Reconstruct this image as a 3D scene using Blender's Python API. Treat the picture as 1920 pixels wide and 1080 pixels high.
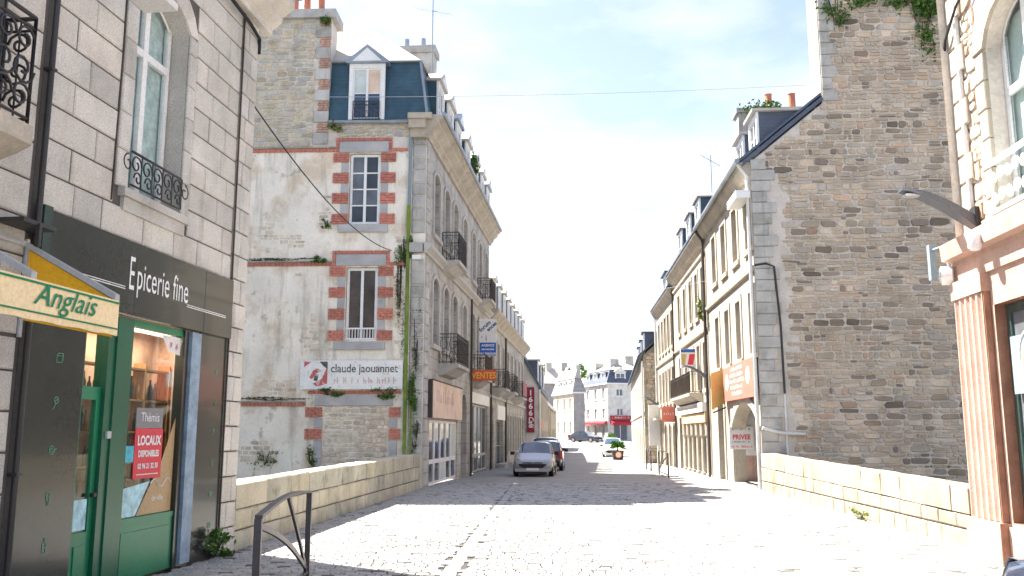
import bpy, math, random
from mathutils import Vector, Matrix
rnd = random.Random(11)
scene = bpy.context.scene
col = scene.collection
for o in list(bpy.data.objects): bpy.data.objects.remove(o)
rad = math.radians

# ---------------------------------------------------------------- camera, sky, sun, exposure
F_PX, HORIZON, EYE = 1660.0, 812.0, 1.7
PITCH = math.atan((HORIZON - 540) / F_PX)
cam = bpy.data.cameras.new('camera'); cam.sensor_fit = 'HORIZONTAL'; cam.sensor_width = 36
cam.lens = 36 * F_PX / 1920; cam.clip_end = 5000; cam.clip_start = 0.05
camo = bpy.data.objects.new('camera', cam); col.objects.link(camo)
camo.location = (0, 0, EYE); camo.rotation_euler = (rad(90) + PITCH, 0, 0)
scene.camera = camo

SUN = Vector((-0.56, 0.42, 1.0)).normalized()          # towards the sun
elev = math.asin(SUN.z); azim = math.atan2(SUN.x, SUN.y)
world = bpy.data.worlds.new('World'); scene.world = world; world.use_nodes = True
wn = world.node_tree.nodes; wl = world.node_tree.links; wn.clear()
wout = wn.new('ShaderNodeOutputWorld'); wbg = wn.new('ShaderNodeBackground'); wbg.inputs[1].default_value = 0.0525
sky = wn.new('ShaderNodeTexSky'); sky.sky_type = 'NISHITA'; sky.sun_disc = False
sky.sun_elevation = elev; sky.sun_rotation = azim; sky.air_density = 1.0; sky.dust_density = 1.0; sky.ozone_density = 1.0
wtc = wn.new('ShaderNodeTexCoord'); wmp = wn.new('ShaderNodeMapping'); wmp.inputs['Scale'].default_value = (1.0, 1.0, 2.6)
wno = wn.new('ShaderNodeTexNoise'); wno.inputs['Scale'].default_value = 2.3; wno.inputs['Detail'].default_value = 7; wno.inputs['Roughness'].default_value = .56
wrm = wn.new('ShaderNodeValToRGB'); wrm.color_ramp.elements[0].position = .50; wrm.color_ramp.elements[1].position = .80
wrm.color_ramp.elements[0].color = (.04, .04, .04, 1); wrm.color_ramp.elements[1].color = (.95, .95, .95, 1)
wmx = wn.new('ShaderNodeMixRGB'); wmx.inputs[2].default_value = (4.4, 4.45, 4.6, 1)
wl.new(wtc.outputs['Generated'], wmp.inputs[0]); wl.new(wmp.outputs[0], wno.inputs[0]); wl.new(wno.outputs[0], wrm.inputs[0])
wl.new(wrm.outputs[0], wmx.inputs[0]); wtn = wn.new('ShaderNodeMixRGB'); wtn.blend_type = 'MULTIPLY'; wtn.inputs[0].default_value = 1; wtn.inputs[2].default_value = (1.0, .885, .87, 1)
wl.new(sky.outputs[0], wtn.inputs[1]); wl.new(wtn.outputs[0], wmx.inputs[1]); wl.new(wmx.outputs[0], wbg.inputs[0]); wl.new(wbg.outputs[0], wout.inputs[0])
sl = bpy.data.lights.new('sun', 'SUN'); sl.energy = 3.4; sl.angle = rad(.55); sl.color = (1, .95, .87)
so = bpy.data.objects.new('sun', sl); col.objects.link(so); so.rotation_euler = (-SUN).to_track_quat('-Z', 'Y').to_euler()
scene.view_settings.view_transform = 'Standard'; scene.view_settings.look = 'None'
scene.view_settings.exposure = 2.7; scene.view_settings.gamma = 1.0; scene.view_settings.use_curve_mapping = False

# ---------------------------------------------------------------- materials
MATS = {}
def mat(name, c, rough=.85, var=.18, scale=1.6, fine=26, fvar=.12, bump=.25, rndv=0.0, spec=.3, metal=0.0,
        c2=None, c2scale=1.2, c2pos=(.52, .66), c2amt=1.0, lines=None, coat=0.0, emit=0, c3=None, c3scale=3, c3pos=(.55, .65), streak=None, spos=(.55, .7)):
    m = bpy.data.materials.new(name); m.use_nodes = True; MATS[name] = m
    n = m.node_tree.nodes; l = m.node_tree.links; b = n['Principled BSDF']
    b.inputs['Roughness'].default_value = rough; b.inputs['Specular IOR Level'].default_value = spec; b.inputs['Metallic'].default_value = metal
    if coat: b.inputs['Coat Weight'].default_value = coat; b.inputs['Coat Roughness'].default_value = .04
    g = n.new('ShaderNodeNewGeometry'); oi = n.new('ShaderNodeObjectInfo')
    def noise(s, d=4, r=.55):
        t = n.new('ShaderNodeTexNoise'); t.inputs['Scale'].default_value = s; t.inputs['Detail'].default_value = d; t.inputs['Roughness'].default_value = r
        l.new(g.outputs['Position'], t.inputs['Vector']); return t
    def rmap(src, a, b2, lo, hi):
        t = n.new('ShaderNodeMapRange'); l.new(src, t.inputs[0])
        for i, v in enumerate((a, b2, lo, hi)): t.inputs[i + 1].default_value = v
        return t.outputs[0]
    def mul(a, b2):
        t = n.new('ShaderNodeMath'); t.operation = 'MULTIPLY'; l.new(a, t.inputs[0]); l.new(b2, t.inputs[1]); return t.outputs[0]
    big = noise(scale); fin = noise(fine, 3, .65)
    f = mul(rmap(big.outputs[0], .3, .7, 1 - var, 1 + var), rmap(fin.outputs[0], .3, .7, 1 - fvar, 1 + fvar))
    if rndv: f = mul(f, rmap(oi.outputs['Random'], 0, 1, 1 - rndv, 1 + rndv))
    if lines:                                          # faint courses at a fixed height step
        sx = n.new('ShaderNodeSeparateXYZ'); l.new(g.outputs['Position'], sx.inputs[0])
        t = n.new('ShaderNodeMath'); t.operation = 'MULTIPLY'; t.inputs[1].default_value = 1.0 / lines; l.new(sx.outputs[2], t.inputs[0])
        t2 = n.new('ShaderNodeMath'); t2.operation = 'FRACT'; l.new(t.outputs[0], t2.inputs[0])
        f = mul(f, rmap(t2.outputs[0], 0, .14, .62, 1.0))
    base = n.new('ShaderNodeRGB'); base.outputs[0].default_value = (*c, 1); cur = base.outputs[0]
    for cc, cs, cp in ((c2, c2scale, c2pos), (c3, c3scale, c3pos)):
        if cc:
            t = noise(cs, 6, .62); mx = n.new('ShaderNodeMixRGB'); mx.inputs[2].default_value = (*cc, 1)
            l.new(rmap(t.outputs[0], cp[0], cp[1], 0, c2amt), mx.inputs[0]); l.new(cur, mx.inputs[1]); cur = mx.outputs[0]
    if streak:                                         # run-off stains, drawn out downwards
        mp = n.new('ShaderNodeMapping'); mp.inputs['Scale'].default_value = (2.6, 2.6, .32); l.new(g.outputs['Position'], mp.inputs[0])
        t = n.new('ShaderNodeTexNoise'); t.inputs['Scale'].default_value = 1.0; t.inputs['Detail'].default_value = 7; t.inputs['Roughness'].default_value = .68; l.new(mp.outputs[0], t.inputs[0])
        mx = n.new('ShaderNodeMixRGB'); mx.inputs[2].default_value = (*streak, 1); l.new(rmap(t.outputs[0], spos[0], spos[1], 0, .75), mx.inputs[0]); l.new(cur, mx.inputs[1]); cur = mx.outputs[0]
    vm = n.new('ShaderNodeVectorMath'); vm.operation = 'SCALE'; l.new(cur, vm.inputs[0]); l.new(f, vm.inputs['Scale'])
    l.new(vm.outputs[0], b.inputs['Base Color'])
    if bump:
        bp = n.new('ShaderNodeBump'); bp.inputs['Strength'].default_value = bump; bp.inputs['Distance'].default_value = .02
        l.new(fin.outputs[0], bp.inputs['Height']); l.new(bp.outputs[0], b.inputs['Normal'])
    if emit: b.inputs['Emission Color'].default_value = (*c, 1); b.inputs['Emission Strength'].default_value = emit
    return m
def glass_clear(name, tint=(.9, .95, .95), refl=.25):
    m = bpy.data.materials.new(name); m.use_nodes = True; MATS[name] = m; n = m.node_tree.nodes; l = m.node_tree.links
    n.clear(); o = n.new('ShaderNodeOutputMaterial'); t = n.new('ShaderNodeBsdfTransparent'); t.inputs[0].default_value = (*tint, 1)
    g = n.new('ShaderNodeBsdfGlossy'); g.inputs['Roughness'].default_value = .03; fr = n.new('ShaderNodeLayerWeight'); fr.inputs[0].default_value = .5
    pw = n.new('ShaderNodeMath'); pw.operation = 'POWER'; pw.inputs[1].default_value = 4.0; l.new(fr.outputs['Facing'], pw.inputs[0])
    a = n.new('ShaderNodeMath'); a.operation = 'MULTIPLY_ADD'; a.inputs[1].default_value = .5; a.inputs[2].default_value = refl * .16; a.use_clamp = True
    mx = n.new('ShaderNodeMixShader'); l.new(pw.outputs[0], a.inputs[0]); l.new(a.outputs[0], mx.inputs[0]); l.new(t.outputs[0], mx.inputs[1]); l.new(g.outputs[0], mx.inputs[2]); l.new(mx.outputs[0], o.inputs[0])
    return m
mat('granite_a', (.56, .535, .485), rndv=.11, fine=70, fvar=.28, c2=(.42, .38, .32), c2scale=1.6, c2amt=.5, streak=(.27, .25, .22), spos=(.57, .8), bump=.45)
mat('granite_b', (.57, .53, .475), rndv=.11, fine=70, fvar=.28, streak=(.27, .25, .22), spos=(.57, .8), bump=.45)
mat('granite_c', (.52, .50, .46), rndv=.11, fine=70, fvar=.28, streak=(.27, .25, .22), spos=(.57, .8), bump=.45)
mat('mortar_dark', (.10, .092, .085), bump=.5)
mat('mortar_pale', (.60, .55, .49), bump=.6, fine=18)
mat('quoin', (.46, .445, .415), rndv=.1, fine=60, fvar=.25, c2=(.28, .265, .24), c2scale=1.8, c2amt=.7, streak=(.2, .19, .165), spos=(.56, .75))
mat('quoin_warm', (.42, .37, .30), rndv=.12, fine=50)
mat('facade_grey', (.44, .42, .39), fine=30, streak=(.2, .19, .17), spos=(.56, .76), c2=(.24, .225, .20), c2scale=.9, c2amt=.7, lines=.42)
mat('facade_trim', (.46, .44, .405), fine=30, c2=(.27, .25, .22), c2scale=1.6, c2amt=.6, rndv=.06)
mat('cornice', (.44, .39, .32), fine=20, c2=(.30, .26, .2), c2scale=2, c2amt=.6)
mat('facade_warm', (.40, .355, .285), fine=30, fvar=.18, streak=(.2, .17, .13), spos=(.55, .76), c2=(.30, .25, .19), c2scale=1.1, c2amt=.6)
mat('facade_warm2', (.42, .37, .30), fine=30, fvar=.18, streak=(.22, .18, .14), spos=(.56, .78), c2=(.34, .28, .21), c2scale=.8, c2amt=.5)
mat('trim_warm', (.45, .40, .325), fine=30, rndv=.08)
mat('render_cream', (.82, .76, .66), var=.12, scale=.7, fine=14, fvar=.06, c2=(.62, .49, .36), c2scale=.8, c2pos=(.50, .62), c2amt=.8, c3=(.40, .37, .29), c3scale=2.4, c3pos=(.60, .70), bump=.8, streak=(.30, .28, .22), spos=(.51, .72))
mat('render_white', (.66, .65, .62), fine=20, c2=(.5, .48, .44), c2scale=.9, c2amt=.5)
mat('render_dirty', (.36, .33, .27), fine=14, c2=(.19, .2, .13), c2scale=1.3, c2pos=(.45, .6), c2amt=.8, bump=.6)
for i, c in enumerate(((.47, .375, .28), (.43, .35, .27), (.42, .37, .31), (.54, .45, .35), (.24, .195, .155), (.48, .34, .245))):
    mat('rubble_%d' % i, c, rndv=.36, fine=34, fvar=.26, scale=.7, var=.24, bump=.8, streak=(.17, .15, .125), spos=(.56, .78))
for i, c in enumerate(((.50, .44, .34), (.46, .42, .35), (.50, .43, .31), (.44, .425, .39))):
    mat('oldstone_%d' % i, c, rndv=.18, fine=34, fvar=.22, scale=4, bump=.6, c2=(.45, .39, .22) if i == 2 else None, c2scale=3)
for i, c in enumerate(((.38, .365, .34), (.335, .325, .305), (.41, .39, .36), (.12, .115, .105))):
    mat('sett_%d' % i, c, rough=.75, rndv=.14, var=.14, scale=9, fine=70, fvar=.15)
for i, c in enumerate(((.66, .575, .465), (.60, .52, .42), (.52, .45, .365))): mat('infill_%d' % i, c, rndv=.15, fine=34, fvar=.2, scale=4, bump=.6)
mat('sett_joint', (.05, .048, .045), bump=.6)
mat('brick', (.50, .19, .14), fine=40, var=.25, scale=9, rndv=.15)
mat('brick_faded', (.47, .29, .22), fine=40, var=.25, scale=9, rndv=.15)
mat('lintel_grey', (.43, .42, .415), fine=40, rndv=.1)
mat('parapet_a', (.52, .465, .345), rndv=.08, fine=50, fvar=.22, bump=.5, c2=(.40, .37, .24), c2scale=1.8, c2amt=.7, streak=(.2, .185, .13), spos=(.55, .75))
mat('parapet_b', (.45, .42, .33), rndv=.08, fine=50, fvar=.22, bump=.5, c2=(.2, .19, .13), c2scale=3, c2amt=.6, streak=(.2, .185, .13), spos=(.55, .75))
mat('parapet_c', (.37, .31, .225), rndv=.08, fine=40, c2=(.30, .25, .18), c2scale=1.8, c2amt=.6, bump=.5, streak=(.2, .17, .12), spos=(.55, .75))
mat('slate_blue', (.032, .078, .115), rough=.5, var=.25, scale=2.5, fine=30, lines=.14, spec=.5, c2=(.04, .10, .115), c2scale=.8)
mat('slate_dark', (.085, .105, .145), rough=.55, var=.2, lines=.14, spec=.5)
mat('roof_pale', (.50, .46, .41), rough=.6, lines=.16, var=.15)
mat('roof_grey', (.32, .30, .30), rough=.6, lines=.16, var=.15)
mat('zinc', (.30, .34, .38), rough=.45, metal=.4, var=.15)
mat('white_paint', (.78, .78, .77), rough=.5, var=.06, bump=.05)
mat('grey_paint', (.45, .46, .46), rough=.5, var=.1, bump=.05)
mat('iron_black', (.028, .026, .026), rough=.5, var=.2, bump=.1, spec=.5)
mat('iron_brown', (.06, .048, .042), rough=.6, var=.3, bump=.2)
mat('barrier_paint', (.06, .05, .055), rough=.4, var=.2, bump=.05, spec=.5)
mat('pipe_green', (.15, .23, .035), rough=.8, c2=(.22, .27, .07), c2scale=5, var=.3)
mat('pipe_grey', (.22, .28, .31), rough=.5, var=.1)
mat('pipe_white', (.68, .67, .65), rough=.5, var=.1)
mat('terracotta', (.45, .17, .10), var=.2)
mat('panel_dark', (.03, .036, .032), rough=.2, var=.25, scale=1.2, bump=0, spec=.45, coat=.15)
mat('panel_green', (.03, .06, .055), rough=.16, var=.2, bump=0, spec=.6, coat=.4)
mat('door_green', (.012, .20, .095), rough=.35, var=.12, bump=.06, spec=.5)
mat('door_green_dark', (.008, .105, .055), rough=.3, var=.12, bump=.06, spec=.5)
mat('frame_bluegrey', (.24, .33, .42), rough=.5, var=.25, scale=6)
mat('awning_yellow', (.95, .50, .025), rough=.7, var=.06, bump=.1)
mat('awning_cream', (.88, .70, .42), rough=.7, var=.05, bump=.1)
mat('text_green', (.01, .22, .10), rough=.6, var=0, bump=0)
mat('text_white', (.8, .8, .8), rough=.6, var=0, bump=0)
mat('text_black', (.05, .05, .05), rough=.6, var=.3, bump=0)
mat('icon_green', (.16, .36, .22), rough=.6, var=0, bump=0)
mat('red_print', (.66, .045, .07), rough=.4, var=.05, bump=0)
mat('grey_print', (.22, .22, .23), rough=.4, var=.05, bump=0)
mat('tan_print', (.46, .31, .16), rough=.4, var=.08, bump=0)
mat('cyan_print', (.06, .45, .58), rough=.4, var=.25, scale=8, bump=0)
mat('pale_print', (.42, .68, .75), rough=.4, var=.3, scale=9, bump=0)
mat('pink_print', (.75, .45, .42), rough=.4, var=.2, scale=5, bump=0)
mat('sign_white', (.74, .73, .71), rough=.5, var=.05, bump=.05)
mat('sign_worn', (.80, .79, .76), rough=.7, var=.08, c2=(.45, .43, .40), c2scale=5, c2pos=(.58, .68), c2amt=.7)
mat('emblem_red', (.55, .13, .13), rough=.7, var=.2, c2=(.68, .62, .58), c2scale=7, c2pos=(.54, .62), c2amt=.8)
mat('text_worn', (.10, .10, .10), rough=.7, var=.4, scale=8, c2=(.6, .58, .55), c2scale=9, c2pos=(.58, .62))
mat('text_faint', (.62, .45, .40), rough=.7, var=.2, bump=0)
mat('sign_blue', (.03, .12, .45), rough=.4, var=.08, bump=0)
mat('text_blue', (.03, .08, .22), rough=.4, var=0, bump=0)
mat('sign_orange_red', (.55, .11, .05), rough=.5, var=.12, bump=0)
mat('text_orange', (.9, .42, .06), rough=.5, var=0, bump=0)
mat('sign_maroon', (.23, .015, .05), rough=.5, var=.08, bump=0)
mat('sign_peach', (.72, .56, .44), rough=.7, var=.1, c2=(.6, .42, .32), c2scale=2)
mat('sign_salmon', (.55, .17, .125), rough=.6, var=.15, scale=2.5, bump=0)
mat('sign_yellow', (.55, .38, .14), rough=.6, var=.1, bump=0)
mat('tan_fabric', (.68, .46, .24), rough=.8, var=.1)
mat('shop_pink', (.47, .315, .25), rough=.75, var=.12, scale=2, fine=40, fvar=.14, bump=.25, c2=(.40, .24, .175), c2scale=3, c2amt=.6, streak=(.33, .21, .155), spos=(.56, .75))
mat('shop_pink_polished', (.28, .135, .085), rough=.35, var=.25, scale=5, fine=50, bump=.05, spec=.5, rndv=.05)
mat('lamp_steel', (.10, .11, .13), rough=.45, var=.1, metal=.3)
mat('rubber', (.015, .015, .016), rough=.8, var=.1)
mat('cable', (.02, .02, .022), rough=.7, var=.1, bump=0)
mat('cable_grey', (.45, .47, .5), rough=.7, var=0, bump=0)
mat('glass_dark', (.035, .04, .045), rough=.06, var=.3, scale=1.4, bump=0, spec=.6)
mat('glass_grey', (.12, .13, .14), rough=.08, var=.35, scale=1.4, bump=0, spec=.6)
mat('glass_blue', (.05, .09, .15), rough=.05, var=.3, scale=1.2, bump=0, spec=.8)
mat('glass_brown', (.10, .085, .075), rough=.1, var=.4, scale=1.6, bump=0, spec=.5)
mat('curtain', (.55, .60, .58), rough=.9, var=.1, bump=.1)
mat('curtain_folds', (.62, .66, .65), rough=.9, var=.25, scale=7, bump=.1)
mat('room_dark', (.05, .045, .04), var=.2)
mat('room_warm', (.62, .40, .30), var=.3, scale=3)
mat('shelf_wood', (.42, .24, .11), var=.2)
mat('bottle_dark', (.03, .045, .03), rough=.12, var=.2, bump=0, spec=.6)
mat('bottle_amber', (.35, .16, .04), rough=.15, var=.2, bump=0, spec=.6)
mat('leaf_a', (.055, .12, .025), rough=.6, rndv=.1, var=.35, scale=6)
mat('leaf_b', (.10, .19, .03), rough=.6, var=.35, scale=6)
mat('leaf_palm', (.09, .21, .025), rough=.5, var=.3, scale=6)
mat('grass_dry', (.20, .20, .07), rough=.8, var=.3)
mat('earth', (.16, .14, .11), var=.3, bump=.5)
mat('far_ground', (.20, .19, .17), var=.2)
mat('water', (.03, .045, .04), rough=.08, var=.2, bump=.2, fine=6, spec=.5)
mat('lamp_glow', (1, .82, .62), emit=.8, var=0, bump=0)
mat('car_silver', (.33, .345, .37), rough=.3, metal=.35, var=.02, fvar=.01, bump=0, spec=.5, coat=.6)
mat('car_white', (.72, .73, .74), rough=.3, var=.02, fvar=.01, bump=0, spec=.5, coat=.6)
mat('car_black', (.022, .022, .028), rough=.25, var=.02, fvar=.01, bump=0, spec=.5, coat=.8)
mat('car_navy', (.025, .032, .06), rough=.25, var=.02, fvar=.01, bump=0, spec=.5, coat=.8)
mat('plastic_black', (.02, .02, .022), rough=.5, var=.1, bump=.05)
mat('lamp_clear', (.55, .58, .62), rough=.08, var=.2, bump=0, spec=.8, metal=.3)
mat('lamp_red', (.45, .02, .02), rough=.1, var=.1, bump=0, spec=.7)
mat('chrome', (.6, .6, .62), rough=.15, metal=1, var=.02, bump=0)
mat('red_awning', (.42, .03, .045), rough=.7, var=.1)
mat('pale_strip', (.62, .61, .59), rough=.8, var=.15, c2=(.42, .40, .38), c2scale=6)
glass_clear('shop_glass')

# road material: setts drawn in the shader where they are too far to be told apart
def road_mat():
    m = mat('road_far', (.37, .36, .34), rough=.8, var=.12, scale=.8, fine=22, fvar=.14, bump=.5)
    n = m.node_tree.nodes; l = m.node_tree.links; b = n['Principled BSDF']
    g = n.new('ShaderNodeNewGeometry'); br = n.new('ShaderNodeTexBrick'); br.inputs['Scale'].default_value = 1.0
    br.inputs['Brick Width'].default_value = .19; br.inputs['Row Height'].default_value = .13; br.inputs['Mortar Size'].default_value = .009
    br.inputs['Color1'].default_value = (1, 1, 1, 1); br.inputs['Color2'].default_value = (.82, .82, .84, 1); br.inputs['Mortar'].default_value = (.58, .57, .56, 1)
    l.new(g.outputs['Position'], br.inputs[0])
    src = b.inputs['Base Color'].links[0].from_socket; mx = n.new('ShaderNodeMixRGB'); mx.blend_type = 'MULTIPLY'; mx.inputs[0].default_value = 1
    l.new(src, mx.inputs[1]); l.new(br.outputs[0], mx.inputs[2]); l.new(mx.outputs[0], b.inputs['Base Color'])
road_mat()

# ---------------------------------------------------------------- mesh helpers
class Fr:
    """a facade frame inside a thing: x right seen from outside, y inwards, z up"""
    def __init__(s, ox=0, oy=0, oz=0, deg=0):
        s.o = (ox, oy, oz); s.a = rad(deg); s.c = math.cos(s.a); s.s = math.sin(s.a)
    def __call__(s, p):
        return (p[0] * s.c - p[1] * s.s + s.o[0], p[0] * s.s + p[1] * s.c + s.o[1], p[2] + s.o[2])
ID = Fr()
class MB:
    def __init__(s): s.v = []; s.f = []; s.m = []
    def add(s, vs, fs, mi=0):
        b = len(s.v); s.v += vs
        for f in fs: s.f.append(tuple(i + b for i in f)); s.m.append(mi)
        return s
    def box(s, x0, x1, y0, y1, z0, z1, mi=0):
        return s.add([(x0, y0, z0), (x1, y0, z0), (x1, y1, z0), (x0, y1, z0), (x0, y0, z1), (x1, y0, z1), (x1, y1, z1), (x0, y1, z1)],
                     [(0, 3, 2, 1), (4, 5, 6, 7), (0, 1, 5, 4), (1, 2, 6, 5), (2, 3, 7, 6), (3, 0, 4, 7)], mi)
    def quad(s, a, b, c, d, mi=0): return s.add([a, b, c, d], [(0, 1, 2, 3)], mi)
    def prism(s, poly, y0, y1, mi=0):                       # poly in x,z
        n = len(poly)
        return s.add([(x, y0, z) for x, z in poly] + [(x, y1, z) for x, z in poly],
                     [tuple(range(n)), tuple(range(2 * n - 1, n - 1, -1))] + [(i, i + n, (i + 1) % n + n, (i + 1) % n) for i in range(n)], mi)
    def extr(s, poly, x0, x1, mi=0):                        # poly in y,z extruded along x
        n = len(poly)
        return s.add([(x0, y, z) for y, z in poly] + [(x1, y, z) for y, z in poly],
                     [tuple(range(n - 1, -1, -1)), tuple(range(n, 2 * n))] + [(i, (i + 1) % n, (i + 1) % n + n, i + n) for i in range(n)], mi)
    def tube(s, pts, r, n=8, mi=0, cap=True):
        pts = [Vector(p) for p in pts]; rings = []; up = None
        for i, p in enumerate(pts):
            d = (pts[min(i + 1, len(pts) - 1)] - pts[max(i - 1, 0)]).normalized()
            if up is None: up = Vector((0, 0, 1)) if abs(d.z) < .9 else Vector((1, 0, 0))
            a = d.cross(up).normalized(); b2 = a.cross(d).normalized(); up = b2
            rr = r[i] if isinstance(r, (list, tuple)) else r
            rings.append([tuple(p + (a * math.cos(t) + b2 * math.sin(t)) * rr) for t in [2 * math.pi * k / n for k in range(n)]])
        vs = [v for rg in rings for v in rg]; fs = []
        for i in range(len(pts) - 1):
            for k in range(n):
                fs.append((i * n + k, i * n + (k + 1) % n, (i + 1) * n + (k + 1) % n, (i + 1) * n + k))
        if cap: fs += [tuple(range(n - 1, -1, -1)), tuple(range((len(pts) - 1) * n, len(pts) * n))]
        return s.add(vs, fs, mi)
    def lathe(s, prof, cx, cy, cz, n=14, mi=0):
        vs = [(cx + r * math.cos(2 * math.pi * k / n), cy + r * math.sin(2 * math.pi * k / n), cz + z) for r, z in prof for k in range(n)]
        fs = [(i * n + k, i * n + (k + 1) % n, (i + 1) * n + (k + 1) % n, (i + 1) * n + k) for i in range(len(prof) - 1) for k in range(n)]
        fs += [tuple(range(n - 1, -1, -1)), tuple(range((len(prof) - 1) * n, len(prof) * n))]
        return s.add(vs, fs, mi)
    def disc(s, cx, y0, cz, r, y1, n=20, mi=0):
        return s.prism([(cx + r * math.cos(2 * math.pi * k / n), cz + r * math.sin(2 * math.pi * k / n)) for k in range(n)], y0, y1, mi)
    def build(s, name, mats, parent=None, fr=None, smooth=False, kind=None, label=None):
        me = bpy.data.meshes.new(name)
        me.from_pydata([fr(p) for p in s.v] if fr else s.v, [], s.f)
        mats = mats if isinstance(mats, (list, tuple)) else [mats]
        for m in mats: me.materials.append(MATS[m])
        if len(mats) > 1: me.polygons.foreach_set('material_index', s.m)
        if smooth: me.polygons.foreach_set('use_smooth', [True] * len(me.polygons))
        me.update()
        o = bpy.data.objects.new(name, me); col.objects.link(o)
        if parent: o.parent = parent
        if kind: o['kind'] = kind
        if label: o['label'] = label
        return o
def thing(name, label, cat, loc=(0, 0, 0), deg=0, group=None):
    o = bpy.data.objects.new(name, None); col.objects.link(o); o.empty_display_size = .2
    o.location = loc; o.rotation_euler = (0, 0, rad(deg)); o['label'] = label; o['category'] = cat
    if group: o['group'] = group
    return o
def tag(o, label, cat, group=None):
    o['label'] = label; o['category'] = cat
    if group: o['group'] = group
    return o
def copy_tree(o, parent=None):
    c = o.copy(); col.objects.link(c)
    if parent: c.parent = parent
    for ch in o.children: copy_tree(ch, c)
    return c
def place(me, name, parent, fr, x, y, z, sc=(1, 1, 1), m=None, rot=0):
    o = bpy.data.objects.new(name, me); col.objects.link(o); o.parent = parent
    o.location = fr((x, y, z)); o.rotation_euler = (0, rot, fr.a); o.scale = sc
    if m: o.material_slots[0].link = 'OBJECT'; o.material_slots[0].material = MATS[m]
    return o
BLK = {}
def block_mesh(w, h, d, bev=.012):
    """dressed stone: front at y=-d, chamfered edges"""
    w = round(w / .02) * .02; h = round(h / .01) * .01; k = (w, h, d, bev, rnd.randint(0, 2))
    if k in BLK: return BLK[k]
    j = lambda a: rnd.uniform(-a, a)
    a, b = w / 2, h / 2
    cs = [(-a, -b), (a, -b), (a, b), (-a, b)]
    vs = [(x, 0, z) for x, z in cs] + [(x, -d + bev, z) for x, z in cs] + [(x - math.copysign(bev + abs(j(.006)), x), -d + j(.004), z - math.copysign(bev + abs(j(.006)), z)) for x, z in cs]
    fs = [(8, 9, 10, 11)]
    for i in range(4):
        n = (i + 1) % 4; fs += [(i + 4, n + 4, n + 8, i + 8), (i, n, n + 4, i + 4)]
    me = bpy.data.meshes.new('block'); me.from_pydata(vs, [], fs); me.materials.append(MATS['granite_a']); me.update()
    BLK[k] = me; return me
RUB = []
def rubble_variants():
    for q in range(14):
        n = 8; out = []
        for k in range(n):
            c, s2 = [(-1, -1), (0, -1), (1, -1), (1, 0), (1, 1), (0, 1), (-1, 1), (-1, 0)][k]
            if k % 2 == 0: out.append((c * .5 * rnd.uniform(.72, 1.03), s2 * .5 * rnd.uniform(.62, 1.05)))
            else: out.append((c * .5 * rnd.uniform(.96, 1.03) + rnd.uniform(-.2, .2) * (c == 0), s2 * .5 * rnd.uniform(.9, 1.05) + rnd.uniform(-.1, .1) * (s2 == 0)))
        f = rnd.uniform(.9, .95); ins = [(x * f, z * rnd.uniform(.82, .9)) for x, z in out]
        vs = [(x, 0, z) for x, z in out] + [(x, -.6 + rnd.uniform(-.1, .1), z) for x, z in [(a * .99, b * .98) for a, b in out]] + [(x, -1 + rnd.uniform(-.2, .15), z) for x, z in ins]
        fs = [tuple(range(2 * n, 3 * n))]
        for r0 in (0, n):
            fs += [(r0 + i, r0 + (i + 1) % n, r0 + n + (i + 1) % n, r0 + n + i) for i in range(n)]
        RUB.append((vs, fs))
rubble_variants(); RUBM = []
for vs, fs in RUB:
    me = bpy.data.meshes.new('stone'); me.from_pydata(vs, [], fs); me.materials.append(MATS['rubble_0']); me.update(); RUBM.append(me)
def rubble(parent, fr, rects, y, depth, mats, name='stone', limit=300):
    rects = sorted(rects, key=lambda r: -r[2] * r[3]); mb = MB()
    for i, (x, z, w, h) in enumerate(rects):
        q = rnd.randrange(len(RUB)); mi = rnd.choices(range(len(mats)), weights=[5, 4, 3, 3, 1.5, 1][:len(mats)])[0]
        d = depth * rnd.uniform(.6, 1.3)
        ro = rnd.gauss(0, .035); c, s2 = math.cos(ro), math.sin(ro)
        if i < limit: place(RUBM[q], name, parent, fr, x, y, z, (w, d, h), mats[mi], -ro)
        else: mb.add([(x + vx * w * c - vz * h * s2, y + vy * d, z + vx * w * s2 + vz * h * c) for vx, vy, vz in RUB[q][0]], RUB[q][1], mi)
    if mb.v: mb.build(name + 's', mats, parent, fr, kind='stuff')
def rubble_rects(x0, x1, z0, z1, inside, hr=(.12, .24), wr=(.18, .62), gap=.02):
    out = []; z = z0
    while z < z1:
        h = rnd.uniform(*hr); x = x0 + rnd.uniform(-.2, 0)
        while x < x1:
            w = rnd.uniform(wr[0], wr[1]) * (1 if rnd.random() < .8 else .6)
            a, b = max(x, x0), min(x + w, x1)
            if b - a > .08:
                if rnd.random() < .22 and h > .17:
                    hh = h * rnd.uniform(.4, .6)
                    cand = [(a, b, z, z + hh), (a, b, z + hh, z + h)]
                else:
                    cand = [(a, b, z + rnd.uniform(-.015, .015), z + h + rnd.uniform(-.015, .015))]
                for (p, q, r, s2) in cand:
                    if inside((p + q) / 2, (r + s2) / 2) and inside(p + .03, s2 - .02) and inside(q - .03, s2 - .02):
                        out.append(((p + q) / 2, (r + s2) / 2, q - p - gap, s2 - r - gap))
            x += w
        z += h
    return out
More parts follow.
